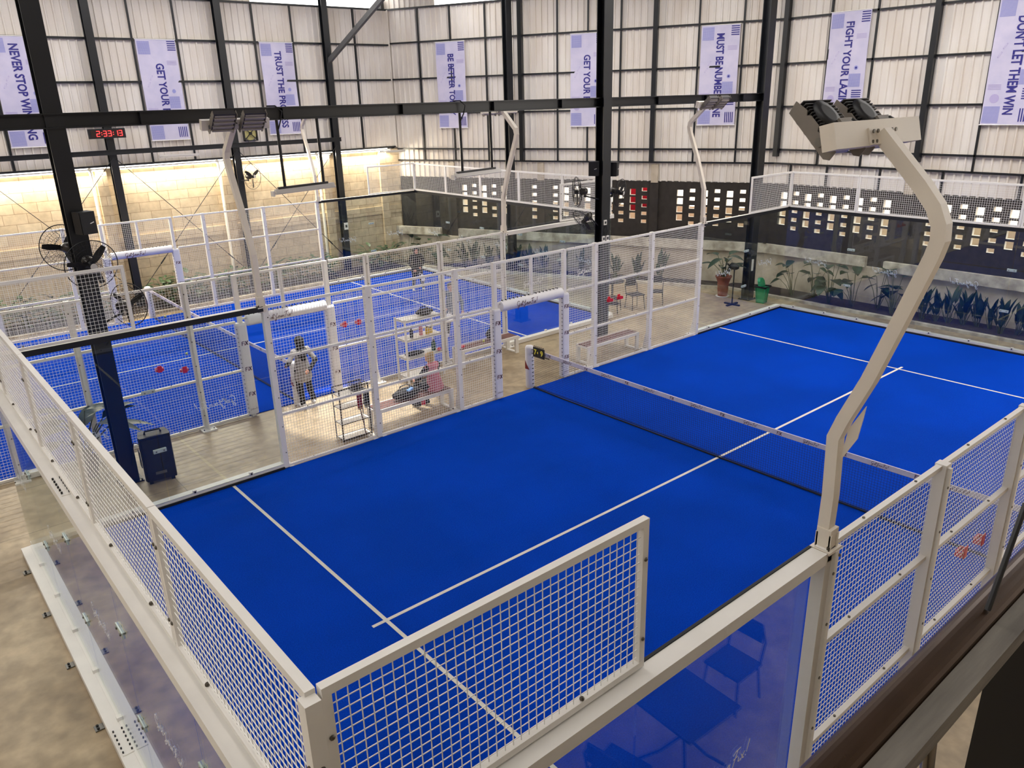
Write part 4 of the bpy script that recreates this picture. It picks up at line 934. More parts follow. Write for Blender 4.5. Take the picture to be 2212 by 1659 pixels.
# ------------------------------------------------------------------ speakers, switches
def speaker_box(label, x, y, z, rz):
    r = thing('wall_speaker', label, 'speaker', (x, y, z), rz, 'black wall speakers')
    m = MB(); m.box(-0.12, 0.12, -0.11, 0.11, -0.17, 0.17); lpart('cabinet', m, DARK, r)
    m = MB(); m.box(-0.11, 0.11, -0.122, -0.11, -0.16, 0.16); lpart('grille', m, RUBBER, r)
    m = MB(); m.bar((0.02, -0.124, -0.01), (0.08, -0.124, 0.01), 0.004, 0.012); lpart('badge', m, WIRE, r)
    m = MB(); m.box(-0.02, 0.02, 0.11, 0.17, -0.05, 0.05); lpart('mount', m, DARK, r)
speaker_box('black wall speaker on the left column above the fans', 1.86, 11.2, 4.52, 0.25)
speaker_box('black wall speaker on the left side of the middle column', 13.28, 11.35, 4.5, -0.9)
speaker_box('black wall speaker on the right side of the middle column', 13.96, 11.35, 4.44, 0.5)
def plate(label, x, y, z, w, h, name='switch_plate', cat='switch'):
    r = thing(name, label, cat, (x, y, z))
    m = MB(); m.box(x-w/2, x+w/2, y-0.03, y, z-h/2, z+h/2); part('box', m, WHITE, r)
    m = MB(); m.box(x-w/4, x+w/4, y-0.036, y-0.03, z-h/4, z+h/4); part('rocker', m, DARK, r)
plate('white socket box with a plug, higher on the middle column', 13.55, 11.22, 3.18, 0.1, 0.12)
plate('left of two white switch boxes low on the middle column', 13.5, 11.22, 2.78, 0.09, 0.13)
plate('right of two white switch boxes low on the middle column', 13.64, 11.22, 2.78, 0.09, 0.13)
m = MB(); m.box(20.19, 20.27, 11.19, 11.215, 0.92, 1.28); tag(m.build('notice_strip', WHITE, None, (20.23, 11.2, 1.1)), 'narrow white notice strip on the column beside the green bin', 'sign')
r = thing('notice_card', 'small white card on the brick wall column with the strut', 'sign', (13.52, 24.62, 1.75))
m = MB(); m.box(13.44, 13.6, 24.61, 24.635, 1.62, 1.88); part('card', m, WHITE, r)
m = MB(); m.box(13.48, 13.56, 24.604, 24.61, 1.7, 1.8); part('print', m, DARK, r)
m = MB(); m.tube([(13.55, 11.2, 3.1), (13.5, 11.2, 3.0), (13.56, 11.19, 2.9), (13.52, 11.2, 2.84)], 0.008, 6); m.tube([(13.58, 11.2, 3.1), (13.64, 11.19, 2.95), (13.6, 11.2, 2.84)], 0.008, 6)
tag(m.build('power_cable', RUBBER, None, (13.55, 11.2, 3.0)), 'black power cables looping between the switch boxes on the middle column', 'cable')
# ------------------------------------------------------------------ benches
BENCHLEG = WHITE
def bench(label, x0, x1, yc):
    r = thing('bench', label, 'bench', ((x0+x1)/2, yc, FZ), 0, 'white framed slatted benches'); L = x1-x0
    for k in range(3):
        m = MB(); m.box(-L/2+0.03, L/2-0.03, -0.16+k*0.112, -0.06+k*0.112, 0.43, 0.46); lpart('slat', m, WOOD, r)
    m = MB(); 
    for y in (-0.19, 0.19): m.bar((-L/2, y, 0.42), (L/2, y, 0.42), 0.04, 0.07)
    for x in (-L/2+0.03, 0, L/2-0.03): m.bar((x, -0.18, 0.41), (x, 0.18, 0.41), 0.05, 0.04)
    lpart('frame', m, BENCHLEG, r)
    for x in (-L/2+0.05, L/2-0.05):
        for y in (-0.18, 0.18):
            m = MB(); m.box(x-0.05, x+0.05, y-0.025, y+0.025, 0, 0.39); lpart('leg', m, BENCHLEG, r)
        m = MB(); m.box(x-0.04, x+0.04, -0.155, 0.155, 0.0, 0.035); lpart('foot_bar', m, BENCHLEG, r)
bench('brown slatted bench with the seated person in pink', 6.12, 7.98, 10.47)
bench('empty brown slatted bench beside the net post gateway of the front court', 12.05, 13.92, 10.5)
bench('brown slatted bench with a black bag, along the back court glass', 9.68, 11.5, 12.45)
# ------------------------------------------------------------------ white shelf and what stands on it
r = thing('storage_shelf', 'white four tier metal shelf in the aisle before the back court', 'shelf', (8.63, 12.45, FZ))
for z in (0.12, 0.58, 1.02, 1.48):
    m = MB(); m.box(-0.5, 0.5, -0.2, 0.2, z, z+0.015); m.bar((-0.5,-0.195,z-0.012),(0.5,-0.195,z-0.012),0.01,0.045); m.bar((-0.5,0.195,z-0.012),(0.5,0.195,z-0.012),0.01,0.045); m.bar((-0.495,-0.2,z-0.012),(-0.495,0.2,z-0.012),0.01,0.045); m.bar((0.495,-0.2,z-0.012),(0.495,0.2,z-0.012),0.01,0.045); lpart('shelf_board', m, WHITE, r)
for sx in (-0.5, 0.5):
    for sy in (-0.2, 0.2):
        m = MB(); m.box(sx-0.018, sx+0.018, sy-0.018, sy+0.018, 0.0, 1.52); lpart('upright', m, WHITE, r)
def bottle(label, x, y, z, h, rad, col, capc, name='water_bottle'):
    r = thing(name, label, 'bottle', (x, y, z)); k = mat('bottle_%s' % name+str(col), srgb(*col), 0.35)
    m = MB(); m.lathe([(rad*0.9, 0), (rad, 0.01), (rad, h*0.72), (rad*0.55, h*0.85), (rad*0.5, h*0.88)], (0,0,0), 14); lpart('body', m, k, r)
    m = MB(); m.lathe([(rad*0.6, h*0.86), (rad*0.6, h*0.98), (rad*0.3, h)], (0,0,0), 12); lpart('cap', m, mat('cap'+str(capc), srgb(*capc), 0.4), r)
S = FZ
bottle('black water bottle alone on the third shelf', 8.36, 12.36, 1.035+S, 0.24, 0.04, (30, 28, 30), (60, 40, 40))
bottle('pink water bottle on the third shelf', 8.66, 12.42, 1.035+S, 0.26, 0.042, (206, 130, 140), (230, 190, 190))
bottle('tall yellow bottle on the third shelf beside the pink bottle', 8.8, 12.36, 1.035+S, 0.2, 0.045, (214, 178, 60), (40, 36, 30))
bottle('short yellow tub on the third shelf, rightmost of the bottles', 8.93, 12.42, 1.035+S, 0.14, 0.055, (222, 190, 92), (50, 46, 40))
bottle('dark green bottle at the right of the second shelf', 8.98, 12.4, 0.595+S, 0.26, 0.055, (26, 84, 60), (30, 32, 32))
def bag(label, loc, L, Wd, H, mtl, rz=0, name='sports_bag', strap=True, cat='bag'):
    r = thing(name, label, cat, loc, rz)
    m = MB(); nx, ny = 14, 12; vs = []
    for i in range(nx+1):
        t = i/nx; e = math.sin(math.pi*min(max(t, 0.04), 0.96))**0.35
        for k in range(ny):
            a = 2*math.pi*k/ny; rr = 1+0.06*math.sin(3*a+i*1.7)
            z = H/2+H/2*e*math.sin(a)*rr*(1 if math.sin(a) > 0 else 0.98); z = max(z, 0.0)
            vs.append((-L/2+L*t, Wd/2*e*math.cos(a)*rr, z))
    fs = [(i*ny+k, i*ny+(k+1) % ny, (i+1)*ny+(k+1) % ny, (i+1)*ny+k) for i in range(nx) for k in range(ny)]+[tuple(range(ny-1,-1,-1)), tuple(range(nx*ny, nx*ny+ny))]
    m.add(vs, fs, 0, True); lpart('body', m, mtl, r)
    if strap:
        m = MB(); m.tube([(-L*0.3, 0, H*0.95), (-L*0.2, 0.02, H*1.25), (L*0.05, 0.02, H*1.3), (L*0.25, 0, H*0.95)], 0.012, 6); lpart('handle', m, mtl, r)
        m = MB(); m.bar((-L*0.35, -Wd*0.3, H*0.86), (L*0.35, -Wd*0.3, H*0.86), 0.012, 0.012); lpart('zip', m, STEEL, r)
    return r
bag('dark grey soft bag on the top shelf', (8.8, 12.43, 1.495+S), 0.42, 0.26, 0.15, mat('grey_bag', srgb(52, 48, 46), 0.8))
bag('flat black racket cover lying on the second shelf', (8.45, 12.42, 0.595+S), 0.48, 0.26, 0.08, CLOTHB, name='racket_cover', strap=False)
bag('small red pouch at the right end of the second shelf', (9.06, 12.3, 0.595+S), 0.16, 0.09, 0.07, BRED, 0.6, 'pouch', False)
bag('black backpack lying on the bench beside the seated person', (6.95, 10.47, 0.46+S), 0.62, 0.3, 0.22, CLOTHB, 0.05, 'backpack')
m = MB(); m.bar((6.9, 10.33, 0.66+S), (7.03, 10.36, 0.69+S), 0.07, 0.03); tag(m.build('blue_pouch', mat('pale_blue', srgb(110, 160, 220), 0.5), None, (6.95, 10.35, 0.66)), 'pale blue and white pouch on the black backpack', 'pouch')
m = MB(); m.box(7.2, 7.28, 10.28, 10.32, 0.28+S, 0.43+S); tag(m.build('red_tag', BRED, None, (7.24, 10.3, 0.3)), 'small red tag hanging from the bench of the seated person', 'tag')
bag('round black bag on the bench along the back court glass', (10.85, 12.45, 0.46+S), 0.44, 0.3, 0.3, CLOTHB, 0.1)
bag('small red pouch on the bench along the back court glass', (9.8, 12.4, 0.46+S), 0.2, 0.12, 0.08, BRED, 0.2, 'pouch', False)
BALLM = mat('ball_felt', srgb(222, 228, 110), 0.9)
def pball(label, x, y, z):
    m = MB(); m.ball((x, y, z+0.033), 0.033, 14); tag(m.build('padel_ball', BALLM, None, (x, y, z)), label, 'ball', 'yellow padel balls')
pball('yellow ball on the bench beside the round black bag', 10.5, 12.42, 0.46+S)
pball('yellow ball on the back court near the far net post', 5.92, 22.7, 0.003)
pball('yellow ball in the middle of the back court, left of the net', 5.08, 18.28, 0.003)
# ------------------------------------------------------------------ black rack by the mesh
r = thing('wire_rack', 'black open wire rack beside the mesh, with cloths hanging from it', 'rack', (5.68, 10.45, FZ)); BK = DARK
for sx in (-0.31, 0.31):
    for sy in (-0.14, 0.14):
        m = MB(); m.tube([(sx, sy, 0), (sx, sy, 1.08)], 0.012, 6); lpart('upright', m, BK, r)
for z in (0.04, 0.36, 0.68, 0.94, 1.07):
    m = MB(); m.tube([(-0.31,-0.14,z),(0.31,-0.14,z),(0.31,0.14,z),(-0.31,0.14,z)], 0.008, 6, closed=True)
    lpart('tier_frame', m, BK, r)
for z in (0.04, 0.36, 0.68, 0.94):
    m = MB(); m.box(-0.3, 0.3, -0.13, 0.13, z-0.006, z+0.002); lpart('shelf_board', m, mat('rack_board', srgb(236, 230, 218), 0.5), r)
m = MB(); m.tube([(0.06, -0.15, 0.9), (0.1, -0.15, 0.6), (0.14, -0.16, 0.3), (0.17, -0.15, 0.05)], 0.012, 6); lpart('strap', m, mat('brown_strap', srgb(92, 56, 44), 0.6), r)
r = thing('wire_basket', 'black wire basket of small things on top of the rack', 'basket', (5.83, 10.45, 0.95+S))
m = MB(); m.box(-0.13, 0.13, -0.1, 0.1, 0.0, 0.006)
for z in (0.05, 0.1, 0.15): m.tube([(-0.13,-0.1,z),(0.13,-0.1,z),(0.13,0.1,z),(-0.13,0.1,z)], 0.006, 5, closed=True)
for k in range(8):
    x = -0.13+0.26*k/7
    for y in (-0.1, 0.1): m.tube([(x,y,0),(x,y,0.15)], 0.004, 4)
lpart('cage', m, BK, r)
for k, c in enumerate(((90, 84, 70), (40, 40, 44), (140, 120, 90))):
    m = MB(); m.ball((-0.07+0.07*k, 0.0, 0.07), 0.055, 10, sc=(1,1,0.9)); lpart('contents', m, mat('basket_item_%d' % k, srgb(*c), 0.7), r)
def hung_cloth(label, x, mtl, mt2):
    r = thing('hanging_cloth', label, 'cloth', (x, 10.29, 0.72), 0, 'cloths hung on the black rack')
    m = MB(); n = 6; vs = []
    for j in range(9):
        for i in range(n+1): vs.append((x-0.055+0.11*i/n*(1-0.02*j), 10.28+0.012*math.sin(i*1.6+j*0.3), 0.93-0.3*j/8))
    fs = [(j*(n+1)+i, j*(n+1)+i+1, (j+1)*(n+1)+i+1, (j+1)*(n+1)+i) for j in range(8) for i in range(n)]
    m.add(vs, fs, 0, True); m.add([(a, b+0.012, c) for a, b, c in vs], fs, 0, True); part('cloth', m, mtl, r)
    m = MB(); m.box(x-0.045, x+0.045, 10.272, 10.3, 0.58, 0.64); part('hem', m, mt2, r)
hung_cloth('dark red cloth with a brown hem hanging from the black rack', 5.78, mat('crimson_cloth', srgb(140, 20, 52), 0.8), mat('brown_hem', srgb(150, 90, 50), 0.7))
hung_cloth('black cloth hanging from the black rack beside the dark red one', 5.92, CLOTHB, mat('grey_hem', srgb(120, 112, 90), 0.7))
# ------------------------------------------------------------------ red ball holders on the mesh
def holder(label, x, y, z, out):
    r = thing('ball_holder', label, 'holder', (x, y, z), 0, 'red ball holders clipped on the mesh')
    m = MB(); s_ = out
    for a, b in (((-0.07, -0.05), (0.07, -0.05)), ((-0.07, 0.05), (0.07, 0.05)), ((-0.07, -0.05), (-0.07, 0.05)), ((0.07, -0.05), (0.07, 0.05))):
        m.bar((a[0], -s_*0.04+a[1]*0.6, 0), (b[0], -s_*0.04+b[1]*0.6, 0), 0.016, 0.06)
    lpart('ring', m, BRED, r)
    m = MB(); m.box(-0.04, 0.04, -0.008-0.0, 0.008, -0.05, 0.08); lpart('clip', m, BRED, r)
for lb, x, y, z, o in (('left red ball holder on the mesh behind the loudspeaker', 2.98, Y2, 1.4, -1), ('right red ball holder on the mesh behind the loudspeaker', 3.44, Y2, 1.28, -1),
    ('left red ball holder right of the padded post behind the person in grey', 7.0, Y2, 1.49, -1), ('right red ball holder right of the padded post behind the person in grey', 7.36, Y2, 1.48, -1),
    ('red ball holder nearer the viewer on the right-hand mesh fence', 7.2, 0, 1.54, -1), ('red ball holder further along the right-hand mesh fence', 7.69, 0, 1.49, -1),
    ('left red ball holder on the mesh above the empty bench', 12.44, 10, 1.6, 1), ('right red ball holder on the mesh above the empty bench', 12.79, 10, 1.6, 1)):
    holder(lb, x, y+o*0.004, z, o)
# ------------------------------------------------------------------ PA speaker, bin, pot
r = thing('loudspeaker', 'large black portable loudspeaker standing beside the left column', 'speaker', (2.22, 11.2, FZ), -0.12)
m = MB(); m.poly([(-0.24,-0.18,0.06),(0.24,-0.18,0.06),(0.26,-0.1,0.06),(0.22,0.18,0.06),(-0.22,0.18,0.06),(-0.26,-0.1,0.06)], (0,0,0.82)); lpart('cabinet', m, DARK, r)
m = MB(); m.box(-0.22, 0.22, -0.195, -0.18, 0.16, 0.84); lpart('grille', m, RUBBER, r)
m = MB(); m.bar((-0.09,-0.2,0.2),(0.09,-0.2,0.2),0.01,0.05); lpart('badge', m, STEEL, r)
m = MB(); m.tube([(-0.13,0,0.88),(-0.12,0,0.93),(0.12,0,0.93),(0.13,0,0.88)], 0.018, 8); lpart('handle', m, DARK, r)
m = MB(); m.box(-0.275,-0.262,-0.07,0.1,0.3,0.6); lpart('control_panel', m, BLACK, r)
for x in (-0.18, 0.18):
    m = MB(); m.lathe([(0.06,-0.02),(0.06,0.02)], (x,0.12,0.06), 14, axis=(1,0,0)); lpart('wheel', m, RUBBER, r)
    m = MB(); m.box(x-0.03,x+0.03,-0.16,-0.1,0,0.06); lpart('foot', m, RUBBER, r)
m = MB(); m.tube([(1.98,11.2,0.72),(1.9,11.25,0.75),(1.86,11.3,0.5),(1.84,11.36,0.3)], 0.008, 6); tag(m.build('speaker_cable', RUBBER, None, (1.9,11.25,0.5)), 'black cable from the loudspeaker to the left column', 'cable')
r = thing('litter_bin', 'green swing-top bin beside the column at the glass', 'bin', (20.22, 10.78, FZ), 0.1); G = mat('bin_green', srgb(28, 140, 92), 0.4)
m = MB(); prof = [(0.13, 0.0), (0.165, 0.5)]
vs = []
for h, z in prof:
    for sx, sy in ((-1,-1),(1,-1),(1,1),(-1,1)):
        for a in (0, 1):
            q = 0.03; vs.append((sx*(h-(q if (a == 0) == (sx*sy > 0) else 0)), sy*(h*1.05-(q if (a == 1) == (sx*sy > 0) else 0)), z))
m.add(vs, [(i, (i+1) % 8, (i+1) % 8+8, i+8) for i in range(8)]+[tuple(range(7,-1,-1)), tuple(range(8,16))]); lpart('body', m, G, r)
m = MB(); m.tube([(-0.17,-0.18,0.5),(0.17,-0.18,0.51),(0.17,0.18,0.5),(-0.17,0.18,0.52)], 0.035, 8, closed=True); lpart('liner_bag', m, CLOTHB, r)
m = MB(); m.poly([(-0.15,-0.02,0.52),(0.15,-0.02,0.52),(0.14,0.02,0.68),(0.08,0.05,0.76),(-0.08,0.05,0.76),(-0.14,0.02,0.68)], (0,0.09,0.0)); lpart('lid', m, G, r)
# ------------------------------------------------------------------ plants
def leaf(mb, base, tip, w, droop=0.1, fold=0.25, mi=0, n=6, round_=False):
    base = V(base); tip = V(tip); d = tip-base; L = d.length; d.normalize()
    s = d.cross(Z)
    if s.length < 0.05: s = V((1,0,0))
    s.normalize(); u = s.cross(d); vs = []
    for i in range(n+1):
        t = i/n
        ww = w/2*(math.sin(math.pi*(0.04+0.96*t)**(0.62 if round_ else 0.75))**0.8 if 0 < t < 1 else 0.02)
        c = base+d*(L*t)-Z*(droop*L*t*t)
        vs += [c-s*ww+u*(fold*ww), c, c+s*ww+u*(fold*ww)]
    fs = []
    for i in range(n): fs += [(3*i,3*i+1,3*i+4,3*i+3),(3*i+1,3*i+2,3*i+5,3*i+4)]
    mb.add(vs, fs, mi, True)
def plant(name, label, kind, seed, cat='plant', group=None, leafm=LEAF):
    rnd = random.Random(seed); r = thing(name, label, cat, (0,0,0), 0, group); f = MB(); st = MB()
    if kind == 'broad':
        for k in range(rnd.randint(8, 11)):
            a = rnd.random()*6.28; sp = rnd.uniform(0.08, 0.34); h = rnd.uniform(0.35, 0.95)
            p = V((sp*math.cos(a), sp*math.sin(a), h)); st.tube([(0.03*math.cos(a),0.03*math.sin(a),0), (p.x*0.5, p.y*0.5, h*0.6), p], 0.009, 5, r1=0.005)
            L = rnd.uniform(0.2, 0.32); e = rnd.uniform(-0.5, 0.35); leaf(f, p, p+V((math.cos(a+0.3)*L, math.sin(a+0.3)*L, L*e)), L*0.85, 0.25, 0.2, round_=True)
    elif kind == 'lance':
        for k in range(rnd.randint(11, 15)):
            a = rnd.random()*6.28; sp = rnd.uniform(0.02, 0.2); h = rnd.uniform(0.15, 0.5)
            p = V((sp*math.cos(a), sp*math.sin(a), h)); st.tube([(0.04*math.cos(a),0.04*math.sin(a),0), p], 0.011, 5, r1=0.006)
            L = rnd.uniform(0.35, 0.6); t = rnd.uniform(0.1, 0.5); leaf(f, p, p+V((math.cos(a)*L*t, math.sin(a)*L*t, L)), rnd.uniform(0.09, 0.15), 0.18, 0.35)
    elif kind == 'bush':
        for k in range(75):
            a = rnd.random()*6.28; sp = rnd.uniform(0.05, 0.42); h = rnd.uniform(0.12, 0.75)*(1-0.35*sp)
            p = V((sp*math.cos(a), sp*math.sin(a), h))
            if k % 3 == 0: st.tube([(0.02*math.cos(a),0.02*math.sin(a),0), (p.x*0.6, p.y*0.6, h*0.7), p], 0.007, 5, r1=0.004)
            L = rnd.uniform(0.14, 0.26); leaf(f, p, p+V((math.cos(a)*L, math.sin(a)*L, L*rnd.uniform(-0.2, 0.7))), L*0.5, 0.2, 0.25)
    elif kind == 'pot':
        for k in range(15):
            a = rnd.random()*6.28; h = rnd.uniform(0.2, 0.55); sp = rnd.uniform(0.08, 0.3); p = V((sp*math.cos(a), sp*math.sin(a), h))
            st.tube([(0,0,-0.05), (p.x*0.5,p.y*0.5,h*0.6), p], 0.01, 5, r1=0.006)
            L = rnd.uniform(0.3, 0.48); leaf(f, p, p+V((math.cos(a)*L, math.sin(a)*L, L*rnd.uniform(-0.1, 0.7))), L*0.42, 0.3, 0.3)
    lpart('foliage', f, leafm, r); lpart('stem', st, STEM, r)
    return r
ORD = ['first','second','third','fourth','fifth','sixth','seventh','eighth','ninth','tenth','eleventh','twelfth','thirteenth','fourteenth','fifteenth','sixteenth']
used = {}
def place(kind, name, pts, lab, group, leafm=LEAF):
    protos = used.setdefault(kind, [])
    for i, (x, y, sc, rz) in enumerate(pts):
        z = 0.03
        if len(protos) < 3:
            o = plant(name, '', kind, 11*len(protos)+hash_(kind), leafm=leafm); protos.append(o)
        else: o = copy_tree(protos[i % 3])
        o.location = (x, y, z); o.rotation_euler = (0, 0, rz); o.scale = (sc,)*3
        o['label'] = lab % ORD[i]; o['group'] = group
hash_ = lambda k: sum(ord(c) for c in k)
rr = random.Random(3)
place('broad', 'broad_leaf_plant', [(21.55+rr.uniform(-.15,.25), y, rr.uniform(1.1,1.35), rr.random()*6) for y in (10.5, 9.85, 9.2, 8.5, 7.85, 7.3)], 'round-leaved plant in the right-hand planter, %s from the corner of the glass', 'round-leaved plants in the right-hand planter')
place('lance', 'lance_leaf_plant', [(21.55+rr.uniform(-.15,.25), y, rr.uniform(0.9,1.2), rr.random()*6) for y in (6.8, 6.45, 6.1, 5.8, 5.45, 5.1, 4.8, 4.45, 4.1, 3.8, 3.45)], 'upright lance-leaved plant in the right-hand planter, %s after the round-leaved ones', 'lance-leaved plants in the right-hand planter')
def w2pts(ss, o0=0.7):
    out = []
    for s in ss: p = W2(s, o0+rr.uniform(-.2,.2), 0); out.append((p.x, p.y, rr.uniform(0.95,1.3), rr.random()*6))
    return out
place('broad', 'broad_leaf_plant', w2pts((0.9, 1.5, 2.1, 2.8)), 'round-leaved plant below the dark cloth on the back wall, %s from the brick wall', 'round-leaved plants along the back wall')
place('lance', 'lance_leaf_plant', w2pts((3.4, 3.9, 4.5, 5.0, 5.6, 6.2, 6.8, 7.4, 8.1, 8.8, 9.5, 10.3, 11.1)), 'upright lance-leaved plant along the slanting back wall, %s from the dark cloth', 'lance-leaved plants along the back wall')
place('bush', 'leafy_shrub', [(x, 24.25+rr.uniform(-.25,.2), rr.uniform(1.15,1.45), rr.random()*6) for x in (-0.4, 0.6, 1.5, 2.4, 3.3, 4.3, 6.5, 7.3, 8.1, 8.9, 10.3, 11.2, 12.1, 14.2, 15.1)], 'leafy green shrub in the bed along the brick wall, %s from the left', 'shrubs along the brick wall', LEAF2)
r = thing('plant_pot', 'tall terracotta pot on a white saucer near the corner of the glass', 'pot', (20.05, 12.1, FZ)); TC = mat('terracotta', srgb(132, 70, 52), 0.75, noise=0.2)
m = MB(); m.lathe([(0.15,0.03),(0.17,0.25),(0.165,0.36),(0.185,0.38),(0.185,0.42),(0.17,0.43),(0.24,0.62),(0.26,0.64),(0.26,0.68),(0.22,0.68),(0.2,0.6)], (0,0,0), 24); lpart('vessel', m, TC, r)
m = MB(); m.lathe([(0.19,0),(0.22,0.03),(0.19,0.03)], (0,0,0), 24); lpart('saucer', m, WHITE, r)
o = plant('potted_plant', 'broad-leaved plant growing in the terracotta pot', 'pot', 5); o.location = (20.05, 12.1, 0.62); o.scale = (1.35,)*3
o = plant('floor_plant', 'dark broad-leaved plant behind the left column, by the end mesh fence', 'pot', 9); o.location = (1.3, 12.2, 0.36); o.scale = (1.75,)*3
r = thing('planter_pot', 'dark pot holding the plant behind the left column', 'pot', (1.3, 12.2, FZ))
m = MB(); m.lathe([(0.14,0),(0.19,0.36),(0.17,0.36),(0.16,0.3)], (0,0,0), 20); lpart('vessel', m, DARK, r)
# ------------------------------------------------------------------ chairs and tables
def chair(label, x, y, rz, cushion=False, group='black metal chairs'):
    r = thing('metal_chair', label, 'chair', (x, y, FZ), rz, group)
    m = MB(); m.box(-0.22,0.22,-0.21,0.21,0.43,0.46); lpart('seat', m, DARK, r)
    m = MB(); n = 8; pts = []
    m.tube([(-0.2,0.2,0.45),(-0.21,0.25,0.7),(-0.14,0.29,0.86),(0.14,0.29,0.86),(0.21,0.25,0.7),(0.2,0.2,0.45)], 0.014, 7); m.bar((-0.17,0.265,0.76),(0.17,0.265,0.76),0.02,0.2); lpart('backrest', m, DARK, r)
    for sx, sy in ((-1,-1),(1,-1),(1,1),(-1,1)):
        m = MB(); m.tube([(sx*0.19,sy*0.18,0.44),(sx*0.22,sy*0.22,0)], 0.013, 6); lpart('leg', m, DARK, r)
    return r
chair('black metal chair behind the empty bench, left of three', 16.15, 13.3, 0.5)
chair('black metal chair behind the empty bench, middle of three', 16.95, 13.1, -0.3)
chair('black metal chair behind the empty bench, right of three', 17.7, 12.9, -0.9)
r = thing('round_table', 'dark round table among the chairs behind the empty bench', 'table', (16.9, 14.0, FZ))
m = MB(); m.lathe([(0.36,0.7),(0.37,0.72),(0.36,0.735)], (0,0,0), 28); lpart('tabletop', m, DARK, r)
m = MB(); m.tube([(0,0,0.02),(0,0,0.7)], 0.03, 10); m.lathe([(0.22,0),(0.22,0.02),(0.05,0.04)], (0,0,0), 20); lpart('pedestal', m, DARK, r)
# furniture under the mezzanine, mirrored in the near glass
r = thing('square_table', 'dark square table on crossed legs, mirrored in the near glass', 'table', (4.05, -1.13, FZ), 0.05)
m = MB(); m.box(-0.36,0.36,-0.36,0.36,0.71,0.74); lpart('tabletop', m, DARK, r)
for sx in (-1,1):
    for sy in (-1,1):
        m = MB(); m.tube([(0,0,0.35),(sx*0.16,sy*0.16,0.12),(sx*0.3,sy*0.3,0.0)], 0.017, 8); lpart('leg', m, DARK, r)
m = MB(); m.tube([(0,0,0.3),(0,0,0.71)], 0.025, 8); lpart('stem', m, DARK, r)
chair('black chair mirrored in the near glass, beyond the square table', 5.15, -1.35, -1.57, group='chairs mirrored in the near glass')
chair('black chair mirrored in the near glass, before the square table', 3.2, -1.2, 1.4, group='chairs mirrored in the near glass')
# ------------------------------------------------------------------ mezzanine at the viewer
m = MB(); m.box(-6, 12, -9, -2.12, 4.28, 4.46); struct(m.build('mezzanine_slab', CONC))
r = thing('guard_rail', 'dark brown steel guard rail with a grey board, at the lower right edge', 'railing', (1.5, -1.96, 5.0))
BRN = mat('brown_steel', srgb(74, 56, 42), 0.26, 0.6, noise=0.2); GRY = mat('grey_board', srgb(112, 106, 96), 0.7, col2=srgb(84, 78, 70), nscale=3, stretch=(1, 10, 10), bump=0.1, bscale=12)
m = MB(); n = 12; prof = []
for k in range(n+1):
    t = math.pi*k/n*0.9; prof.append((-1.886-0.041*(1-math.cos(t)), 4.958+0.042*math.sin(t)))
prof += [(-1.966, 4.95), (-1.886, 4.92)]
vs = [(-3, a, b) for a, b in prof]+[(6, a, b) for a, b in prof]; q = len(prof)
m.add(vs, [(i, (i+1) % q, (i+1) % q+q, i+q) for i in range(q)], 0, False); part('handrail', m, BRN, r)
m = MB(); m.box(-3, 6, -2.018, -1.967, 4.93, 4.975); part('board', m, GRY, r)
for x in (-2.4, 2.95, 5.6):
    m = MB(); m.box(x-0.02, x+0.02, -2.05, -2.01, 4.2, 4.93); part('baluster', m, BLACK, r)
m = MB(); m.tube([(0.5, -1.99, 4.93), (0.74, -1.93, 4.6)], 0.016, 8); part('brace', m, BRN, r)
m = MB(); m.tube([(0.885, -1.945, 5.0), (1.0, -1.945, 5.24)], 0.007, 8); part('brace', m, BLACK, r)
m = MB(); m.box(1.99, 2.5, -2.0, -1.7, FZ, 4.28); tag(m.build('mezzanine_column', mat('black_paint', srgb(12, 12, 13), 0.5), None, (2.2, -1.8, 0)), 'broad black column under the guard rail at the lower right corner', 'column')
# ------------------------------------------------------------------ people
def blob(segs, ells=(), voxel=0.012, smooth=3):
    m = MB()
    for p0, r0, p1, r1 in segs:
        p0 = V(p0); p1 = V(p1); n = 5
        prof = []
        d = (p1-p0); L = d.length
        for k in range(5): t = math.pi/2*k/4; prof.append((max(r0*math.sin(t), 1e-4), -r0*math.cos(t)))
        for k in range(1, 5): t = math.pi/2*k/4; prof.append((max(r1*math.cos(t), 1e-4), L+r1*math.sin(t)))
        m.lathe(prof, p0, 14, axis=d)
    for c, rad, sc in ells: m.ball(c, rad, 18, sc=sc)
    me = m.mesh('body', []); ob = bpy.data.objects.new('body', me); COL.objects.link(ob)
    md = ob.modifiers.new('r', 'REMESH'); md.mode = 'VOXEL'; md.voxel_size = voxel; md.use_smooth_shade = True
    sm = ob.modifiers.new('s', 'SMOOTH'); sm.factor = 0.5; sm.iterations = smooth
    dg = bpy.context.evaluated_depsgraph_get(); dg.update(); out = bpy.data.meshes.new_from_object(ob.evaluated_get(dg))
    bpy.data.objects.remove(ob); bpy.data.meshes.remove(me)
    return out
def obj_mesh(name, me, mtl, root):
    me.materials.clear(); me.materials.append(mtl); me.name = name
    o = bpy.data.objects.new(name, me); COL.objects.link(o); o.parent = root; return o
